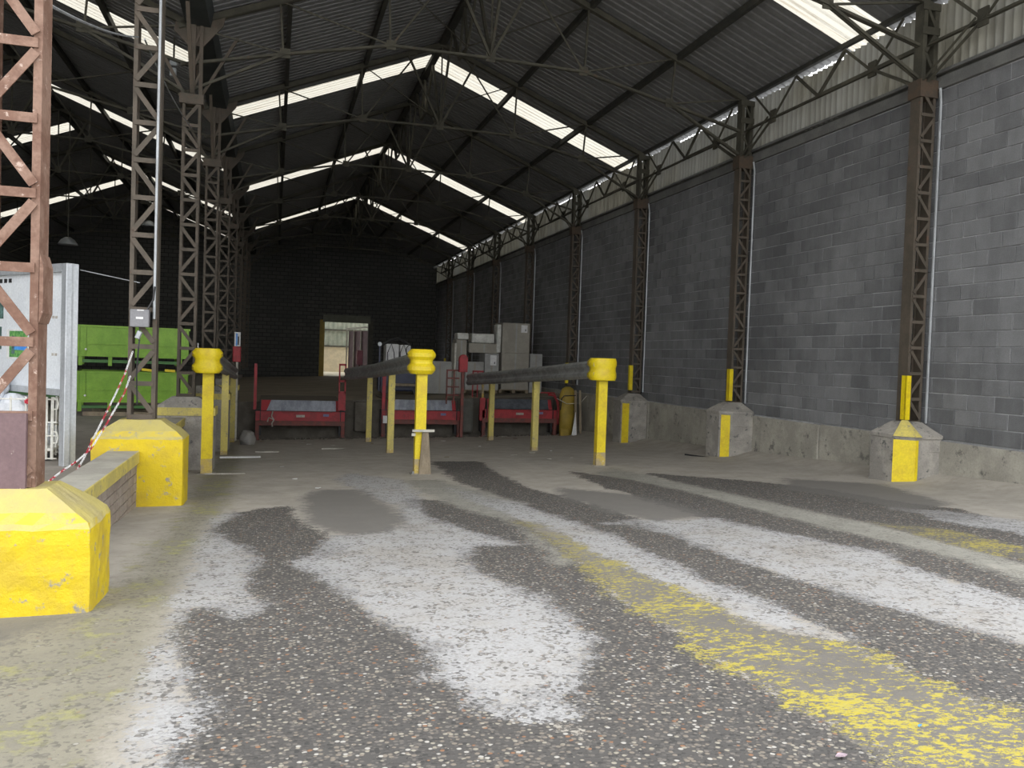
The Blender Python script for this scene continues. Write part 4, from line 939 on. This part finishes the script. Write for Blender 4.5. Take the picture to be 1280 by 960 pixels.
q = MB().tube([(4.42+.14*math.cos(a),27.94,2.7+.18*math.sin(a)) for a in [i*math.pi/6 for i in range(13)]], .014, 6); p(q, 'coiled_hose', BLACK)
for x in (3.6, 4.7):
    q = MB().tube([(x,27.96,ZD(4)+.16),(x,28.15,ZD(4)+.16)], .16, 14); p(q, 'wheel', BLACK)
p(MB().box((3.38,28.0,1.3),(3.43,28.06,2.85)), 'lamp_post', NAVY)
p(MB().tube([(3.40,27.98,2.88),(3.40,28.06,2.88)], .07, 12), 'round_mirror', GALV)
p(MB().box((3.7,27.7,1.5),(4.6,27.96,1.58)), 'tray', WOOD)

# ================================================================ LEFT SIDE THINGS
# notice board
A = Vector((-2.19,10.42,0)); B = Vector((-3.44,11.95,0)); d = (B-A).normalized(); L = (B-A).length
t = thing('notice_board', (A.x, A.y, ZL), 'white notice board in an aluminium frame behind the near rusty column', 'notice board', None, math.atan2(d.y, d.x))
def N(q, n, m_, **k): return q.build(n, m_, t, **k)
H = 3.42-ZL
N(MB().box((0,-.05,0),(.11,.09,H)), 'frame_post', ALU, bevel=.006)
N(MB().box((-.004,.01,.0),(.0,.03,H)), 'frame_groove', GALV)
N(MB().box((L,-.05,0),(L+.11,.09,H)), 'frame_post', ALU, bevel=.006)
N(MB().box((.11,-.05,H-.09),(L,.09,H)), 'top_rail', ALU)
N(MB().box((.11,-.05,.80),(L,.09,.87)), 'bottom_rail', ALU)
N(MB().box((.11,.0,.87),(L,.03,H-.09)), 'panel', WHITEP)
# local +x points away to the left and the camera sees the +y face
po = N(MB().box((.98,.03,1.19),(1.52,.034,1.55)), 'poster', PAPER)
po = MB().box((.99,.034,1.21),(1.44,.038,1.53)).build('poster_picture', GREENP, po)
MB().box((1.0,.038,1.30),(1.33,.041,1.42)).build('blue_vehicle', BLUEP, t); MB().box((1.30,.038,1.25),(1.38,.041,1.47)).build('dark_figure', DARKP, t)
N(MB().box((1.62,.03,1.68),(1.92,.034,2.0)), 'photo_print', DARKP)
N(MB().box((1.66,.03,1.3),(1.92,.034,1.58)), 'photo_print', DARKP)
for i in range(4): N(MB().box((1.42+i*.12,.03,2.12),(1.49+i*.12,.034,2.17)), 'title_letter', BLACK)
for z in (1.25, 1.68): 
    for i in range(2): N(MB().box((.30+i*.07,.03,z),(.35+i*.07,.033,z+.03)), 'tape_mark', PAPERD)

# roll cage with sacks
t = thing('roll_cage', (-2.9, 11.0, ZL), 'white wire roll cage with plastic sacks below the notice board', 'trolley'); 
def N(q, n, m_, **k): return place(q, t).build(n, m_, t, **k)
x0, x1, y0, y1, z1 = -3.45, -2.50, 10.9, 11.6, 1.88
q = MB()
for i in range(8): 
    x = x1-.06*i if i < 3 else x1-.12-(i-2)*.16; q.tube([(x,y0,ZL+.02),(x,y0,z1)], .012 if i else .018, 6)
for z in (1.15,1.42,1.58,1.85): q.tube([(x0,y0,z),(x1+.05,y0,z)], .009, 6)
N(q, 'front_mesh', WIREM)
q = MB()
for i in range(5): q.tube([(x1,y0+(y1-y0)*i/4,ZL+.05),(x1,y0+(y1-y0)*i/4,z1)], .011, 6)
for z in (1.2,1.55,1.86): q.tube([(x1,y0,z),(x1,y1,z)], .009, 6)
N(q, 'side_mesh', WIREM)
q = MB()
for z in (1.40, 1.80): q.tube([(x1,y0,z-.07),(x1+.05,y0,z-.06),(x1+.06,y0,z),(x1+.05,y0,z+.06),(x1,y0,z+.07)], .010, 6)
N(q, 'handle', WIREM)
N(MB().box((x0,y0,ZL+.12),(x1,y1,ZL+.15)), 'base_tray', WIREM)
for x in (x0+.08, x1-.08): N(MB().tube([(x,y0+.05,ZL+.05),(x,y0+.09,ZL+.05)], .05, 10), 'wheel', BLACK)
R = random.Random(2)
def blob(name, c, r, m_, label, cat, group=None, par=None):
    bm = bmesh.new(); bmesh.ops.create_icosphere(bm, subdivisions=3, radius=1)
    for v in bm.verts:
        n = v.co.copy(); k = 1+.13*math.sin(n.x*5+c[0]*9)*math.cos(n.y*6+c[1])+.08*math.sin(n.z*11+n.x*7)
        v.co = Vector((n.x*r[0]*k, n.y*r[1]*k, n.z*r[2]*k))
    me = bpy.data.meshes.new(name); bm.to_mesh(me); bm.free(); me.materials.append(m_); me.polygons.foreach_set('use_smooth', [True]*len(me.polygons))
    o = link(name, me, None, c); tag(o, label, cat, group); return o
blob('plastic_sack', (-2.98,11.25,1.60), (.26,.24,.30), SACK, 'bulging white plastic sack in the roll cage, the nearer to the rusty column', 'sack', 'sacks in the roll cage')
blob('plastic_sack', (-3.28,11.3,1.95), (.20,.22,.20), SACK, 'white plastic sack on top of the roll cage at the left edge', 'sack', 'sacks in the roll cage')
blob('plastic_sack', (-2.62,11.3,1.42), (.10,.2,.13), SACK, 'small white plastic sack low in the roll cage', 'sack', 'sacks in the roll cage')
o = MB().tube([(-2.78,10.86,1.82),(-2.68,10.85,1.9),(-2.66,10.85,1.78),(-2.78,10.86,1.82)], .02, 6).build('red_strap', CHAINR); tag(o, 'small red triangular strap hanging on the roll cage', 'strap')

# green stacked stillages
def stillage(z0, label, dz=0):
    t = thing('stillage', (-2.7, 18.6, z0), label, 'stillage', 'green stillages stacked beyond the second column', math.radians(9.5))
    Lx, D, h0, h1 = 2.05, 1.3, .20, .80
    def N(q, n, m_=GREEN, **k): return q.build(n, m_, t, **k)
    a = -1.10
    N(MB().box((a,-.4,h0),(a+Lx,-.37,h1)), 'front_panel')
    N(MB().box((a,D-.43,h0),(a+Lx,D-.4,h1)), 'rear_panel')
    N(MB().box((a,-.4,h0),(a+.03,D-.4,h1)), 'side_panel'); N(MB().box((a+Lx-.03,-.4,h0),(a+Lx,D-.4,h1)), 'side_panel')
    N(MB().box((a,-.4,h0),(a+Lx,D-.4,h0+.03)), 'base_plate', GREEND)
    q = MB().box((a-.02,-.43,h1-.04),(a+Lx+.02,-.40,h1)); q.box((a-.02,-.43,h0-.02),(a+Lx+.02,-.40,h0+.04)); q.box((a+.18,-.425,h0+.22),(a+Lx,-.40,h0+.25)); N(q, 'rib')
    for x in (a, a+.12, a+Lx-.05): N(MB().box((x,-.43,h0),(x+.035,-.40,h1)), 'rib')
    for x in (a+.02, a+.55, a+Lx-.2): N(MB().box((x,-.40,0),(x+.07,-.34,h0)), 'foot')
    N(MB().box((a+.02,D-.48,0),(a+.09,D-.42,h0)), 'foot'); N(MB().box((a+Lx-.2,D-.48,0),(a+Lx-.13,D-.42,h0)), 'foot')
    N(MB().box((a+.02,-.38,.06),(a+Lx-.13,-.34,.12)), 'skid', GREEND)
    N(MB().box((a,-.2,h0+.05),(a+.02,.5,h0+.1)), 'rib')
    N(MB().tube([(a+.15,-.44,h0+.12),(a+.15,-.41,h0+.12)], .02, 8), 'bolt', PAPER)
    return t
stillage(ZL+.08, 'lower of the two stacked bright green steel stillages')
stillage(ZL+.99, 'upper of the two stacked bright green steel stillages')
o = MB().box((-3.6,18.0,ZL),(-1.9,18.15,ZL+.08)).build('bearer', WOOD); tag(o, 'front timber bearer under the green stillages', 'timber', 'bearers under the stillages')
o = MB().box((-3.6,18.9,ZL),(-1.9,19.05,ZL+.08)).build('bearer', WOOD); tag(o, 'rear timber bearer under the green stillages', 'timber', 'bearers under the stillages')
# further stack seen past it
t = thing('stillage', (-4.9, 20.6, ZL), 'green stillage further back, its end seen left of the stacked pair', 'stillage')
P2(t)(MB().box((-5.6,20.4,ZL+.2),(-4.2,21.6,ZL+.8)), 'body', GREEND); P2(t)(MB().box((-5.6,20.36,ZL+.76),(-4.2,20.4,ZL+.82)), 'rib', GREEN)
for x in (-5.5,-4.3): P2(t)(MB().box((x,20.42,ZL),(x+.08,20.5,ZL+.2)), 'foot', GREEN)
o = MB().bar((-2.6,18.42,2.05),(-2.38,18.46,2.03),.05,.05).build('clamp', YEL); tag(o, 'small yellow clamp between the green stillages, left one', 'clamp', 'yellow clamps between the stillages')
o = MB().bar((-2.17,18.5,2.04),(-1.97,18.52,2.03),.05,.05).build('clamp', YEL); tag(o, 'small yellow clamp between the green stillages, right one', 'clamp', 'yellow clamps between the stillages')

# switch box and cables on the second left column
t = thing('switch_box', (-1.47, 10.28, 2.70), 'grey switch box with white label hung on the second left column', 'switch box')
def N(q, n, m_, **k): return place(q, t).build(n, m_, t, **k)
N(MB().box((-1.575,10.20,2.73),(-1.375,10.30,2.93)), 'housing', PLASTG, bevel=.012, seg=2)
N(MB().box((-1.51,10.193,2.82),(-1.435,10.2,2.845)), 'label_plate', PAPER); N(MB().box((-1.50,10.195,2.915),(-1.43,10.2,2.925)), 'label_plate', PAPER)
N(MB().tube([(-1.48,10.25,2.74),(-1.47,10.24,2.66),(-1.48,10.22,2.5),(-1.50,10.25,2.2),(-1.49,10.28,1.85)], .009, 6), 'cable', BLACK)
N(MB().tube([(-1.47,10.24,2.68),(-1.50,10.23,2.60)], .03, 8), 'plug', GALV)
N(MB().tube([(-1.40,10.25,2.93),(-1.34,10.26,3.05),(-1.33,10.28,3.2)], .012, 6), 'cable', BLACK)
o = MB().tube([(-1.335,10.31,2.83),(-1.335,10.31,5.0),(-1.33,10.31,8.05)], .016, 8).build('conduit', GALV); tag(o, 'bright vertical conduit clipped to the second left column', 'conduit')

# overhead wire and lower wire
def wire(a, b, sag, r, label, m_=GALV):
    a, b = Vector(a), Vector(b); pts_ = [a.lerp(b, i/14)-Vector((0,0,sag*4*(i/14)*(1-i/14))) for i in range(15)]
    o = MB().tube(pts_, r, 6).build('wire', m_); tag(o, label, 'wire'); return o
wire((-1.34,5.5,4.50),(-1.56,10.3,6.0),.05,.010,'pale overhead wire from the rusty column up to the second column')
wire((-1.5,10.35,6.0),(-1.46,15.4,6.3),.08,.010,'overhead wire between second and third left columns')
wire((-2.15,10.5,3.36),(-1.5,10.36,3.24),.0,.006,'thin wire from the notice board post to the second column')

# red and white plastic chain
def chain(pts_, label, start=0):
    P_ = [Vector(p) for p in pts_]; seg = []; 
    tot = sum((b-a).length for a, b in zip(P_, P_[1:])); n = int(tot/.026)
    t = thing('plastic_chain', P_[-1], label, 'chain', 'red and white barrier chains')
    protos = {}
    acc = 0; i = 0; out = []
    for k in range(n):
        s = (k+.5)*tot/n
        a = 0
        for u, v in zip(P_, P_[1:]):
            l = (v-u).length
            if a+l >= s: c = u.lerp(v, (s-a)/l); dr = (v-u).normalized(); break
            a += l
        out.append((c, dr, k))
    for c, dr, k in out:
        red = ((k+start)//9) % 2 and k % 5 != 0
        if red not in protos:
            q = MB().tube([(.018*math.cos(x)*1.0, .009*math.sin(x), 0) for x in [j*math.pi/5 for j in range(11)]], .0034, 5, cap=False)
            o = q.build('chain_link', CHAINR if red else PAPER, t); protos[red] = o.data
        else: o = link('chain_link', protos[red], t)
        rot = dr.to_track_quat('X', 'Z').to_matrix().to_4x4() @ Matrix.Rotation(math.radians(90*(k % 2)), 4, 'X')
        o.matrix_local = Matrix.Translation(c-t.location) @ rot
    return t
chain([(-1.54,10.22,2.45),(-1.60,10.12,2.2),(-1.68,9.98,1.95),(-1.80,9.6,1.55),(-1.84,9.3,1.35),(-1.87,8.8,1.16),(-1.9,8.2,1.14),(-1.9,7.5,1.14)], 'red and white chain from high on the second column down to the low wall', 0)
chain([(-1.56,10.22,2.17),(-1.60,10.1,1.98),(-1.70,9.7,1.68),(-1.79,9.4,1.44),(-1.84,9.0,1.36),(-1.84,8.4,1.345),(-1.80,7.7,1.342),(-1.66,7.0,1.345),(-1.6,6.2,1.345)], 'red and white chain lying along the low wall coping', 3)
chain([(-1.27,15.3,2.60),(-1.26,15.28,2.42),(-1.28,15.25,2.3)], 'short white chain hanging on the third left column', 0)

# lamps in the left hall
t = thing('floodlight', (-1.95, 17.0, 7.6), 'small grey floodlight high in the left hall beside the rooflight', 'lamp'); p = P2(t)
p(MB().box((-2.02,16.95,7.62),(-1.90,17.05,7.78)), 'housing', GALV, bevel=.01); p(MB().box((-2.02,16.9,7.80),(-1.88,17.05,7.92)), 'housing', GALV, bevel=.01); p(MB().bar((-1.95,17.0,7.9),(-1.95,17.0,8.42),.03), 'bracket', STEEL_OLIVE)
def highbay(x, y, z, label):
    t = thing('high_bay_lamp', (x, y, z), label, 'lamp', 'high bay lamps in the left hall'); p = P2(t)
    rings = [[(x+r_*math.cos(a), y+r_*math.sin(a), zz_) for a in [i*math.pi/8 for i in range(16)]] for r_, zz_ in ((.30,z),(.29,z+.03),(.2,z+.16),(.08,z+.24))]
    p(MB().sweep(rings, cap=True), 'reflector', GALV, smooth=True); p(MB().tube([(x,y,z+.22),(x,y,roofz(x)+.02)], .02, 6), 'drop_rod', STEEL_OLIVE)
highbay(-6.52, 30, 5.75, 'grey high bay lamp hanging low in the dark left hall')
highbay(-5.2, 38, 7.6, 'grey high bay lamp near the far rooflights of the left hall')

# ================================================================ LITTER
def scrap(x, y, w, l, rz, m_, label, cat='litter', group=None, name='paper_scrap', th=.006, z=None):
    g0 = F(x, y) if z is None else z
    sx = (F(x+.1, y)-F(x-.1, y))/.2; sy = (F(x, y+.1)-F(x, y-.1))/.2
    R = random.Random(int(x*97+y*31)); n = 7; pts_ = []
    for i in range(n):
        a = 2*math.pi*i/n; k = R.uniform(.7, 1.1); u, v = w/2*k*math.cos(a), l/2*k*math.sin(a)
        X_ = u*math.cos(rz)-v*math.sin(rz); Y_ = u*math.sin(rz)+v*math.cos(rz); pts_.append((X_, Y_, sx*X_+sy*Y_+R.uniform(0, .012)))
    q = MB().sweep([[(a, b, c+.002) for a, b, c in pts_], [(a, b, c+th) for a, b, c in pts_]])
    o = q.build(name, m_, None, loc=(x, y, g0+fillet(x, y))); tag(o, label, cat, group); return o
scrap(1.90, 2.37, .05, .035, .3, worn('pinkish_paper', (.42,.33,.37), (.36,.28,.32)), 'pinkish torn paper scrap at the lower right of the yellow stripe')
scrap(2.36, 2.52, .018, .014, .3, BLUEP, 'tiny blue plastic scrap on the yellow stripe', name='plastic_scrap')
def strip(x, y, l, rz, m_, label, w=.06, th=.03):
    q = MB().box((-l/2,-w/2,0),(l/2,w/2,th)); o = q.build('timber_strip', m_, None, loc=(x,y,F(x,y)+.001)); o.rotation_euler.z = rz; tag(o, label, 'timber'); return o
strip(-.72, 14.15, .62, .03, PAPERD, 'thin pale strip lying at the foot of the near left guard rail post', .03, .02)
strip(-.62, 17.9, .8, .05, PAPER, 'pale board lying behind the second left guard rail post', .14)
strip(1.35, 20.2, .42, 0, PAPERD, 'short pale board on the dusty floor left of the middle guard rail', .16)
strip(-.1, 19.4, .5, -.1, PAPERD, 'faint dusty board on the floor between left and middle rails', .1)
strip(8.6, 15.4, .9, 2.0, BLACK, 'black rod lying at the wall foot between the first two right plinths', .03)
R = random.Random(21); n = 0
while n < 46:
    X = R.uniform(-.8, 8.6); Y = (R.uniform(23.7, 24.55) if n < 24 else R.uniform(21, 24)) if n < 36 else R.uniform(15.5, 21)
    if any(abs(X-q[0]) < .3 and abs(Y-q[1]) < .3 for q in ((2.55,23.0),(6.0,22.9),(-1.06,23.9),(2.54,18.54),(5.88,18.4))): continue
    mm, tone = R.choice([(PAPER, 'white'), (PAPERD, 'dirty grey'), (PAPERD, 'dirty grey'), (WOOD, 'brown')])
    lane = 'left lane' if X < 2.3 else 'middle lane' if X < 5.7 else 'right lane'
    where = 'close under the red dock leveller' if Y > 23.7 else 'a few steps before the dock leveller' if Y > 20.9 else 'halfway down the guard rails'
    scrap(X, Y, R.uniform(.06,.26), R.uniform(.05,.16), R.random()*3, mm, '%s scrap of rubbish in the %s, %s' % (tone, lane, where), 'litter', '%s rubbish scraps, %s, %s' % (tone, lane, where), 'rubbish_scrap', .012); n += 1
for (x, y, lab) in ((.35,13.0,'crumpled white paper on the dusty patch, nearer of two'),(.18,15.3,'crumpled white paper on the dusty patch, further of two'),(.62,11.6,'small white flakes on the dark oval patch of the floor')):
    scrap(x, y, .10, .07, .4, PAPER, lab)
blob('rubble_bag', (-.62,22.6,F(-.6,22.6)+.14), (.20,.25,.24), worn('grey_sack',(.30,.29,.27),(.22,.21,.20)), 'grey sack slumped behind the left guard rail posts', 'sack')
# dirt heaped along the dock face
m = MB(); R = random.Random(8)
for i in range(420):
    X = R.uniform(-1, 9.0); Y = 24.5+R.random()**.6*.7; s = R.uniform(.02,.08); z = F(X, Y)
    m.add([(X-s,Y-s,z),(X+s,Y-s*.6,z),(X+s*.7,Y+s,z),(X-s*.8,Y+s*.7,z),(X,Y,z+s*.8)], [(0,1,4),(1,2,4),(2,3,4),(3,0,4)])
o = m.build('rubble', DARKC); tag(o, 'dark rubble and dirt heaped along the foot of the docks', 'rubble', kind='stuff')
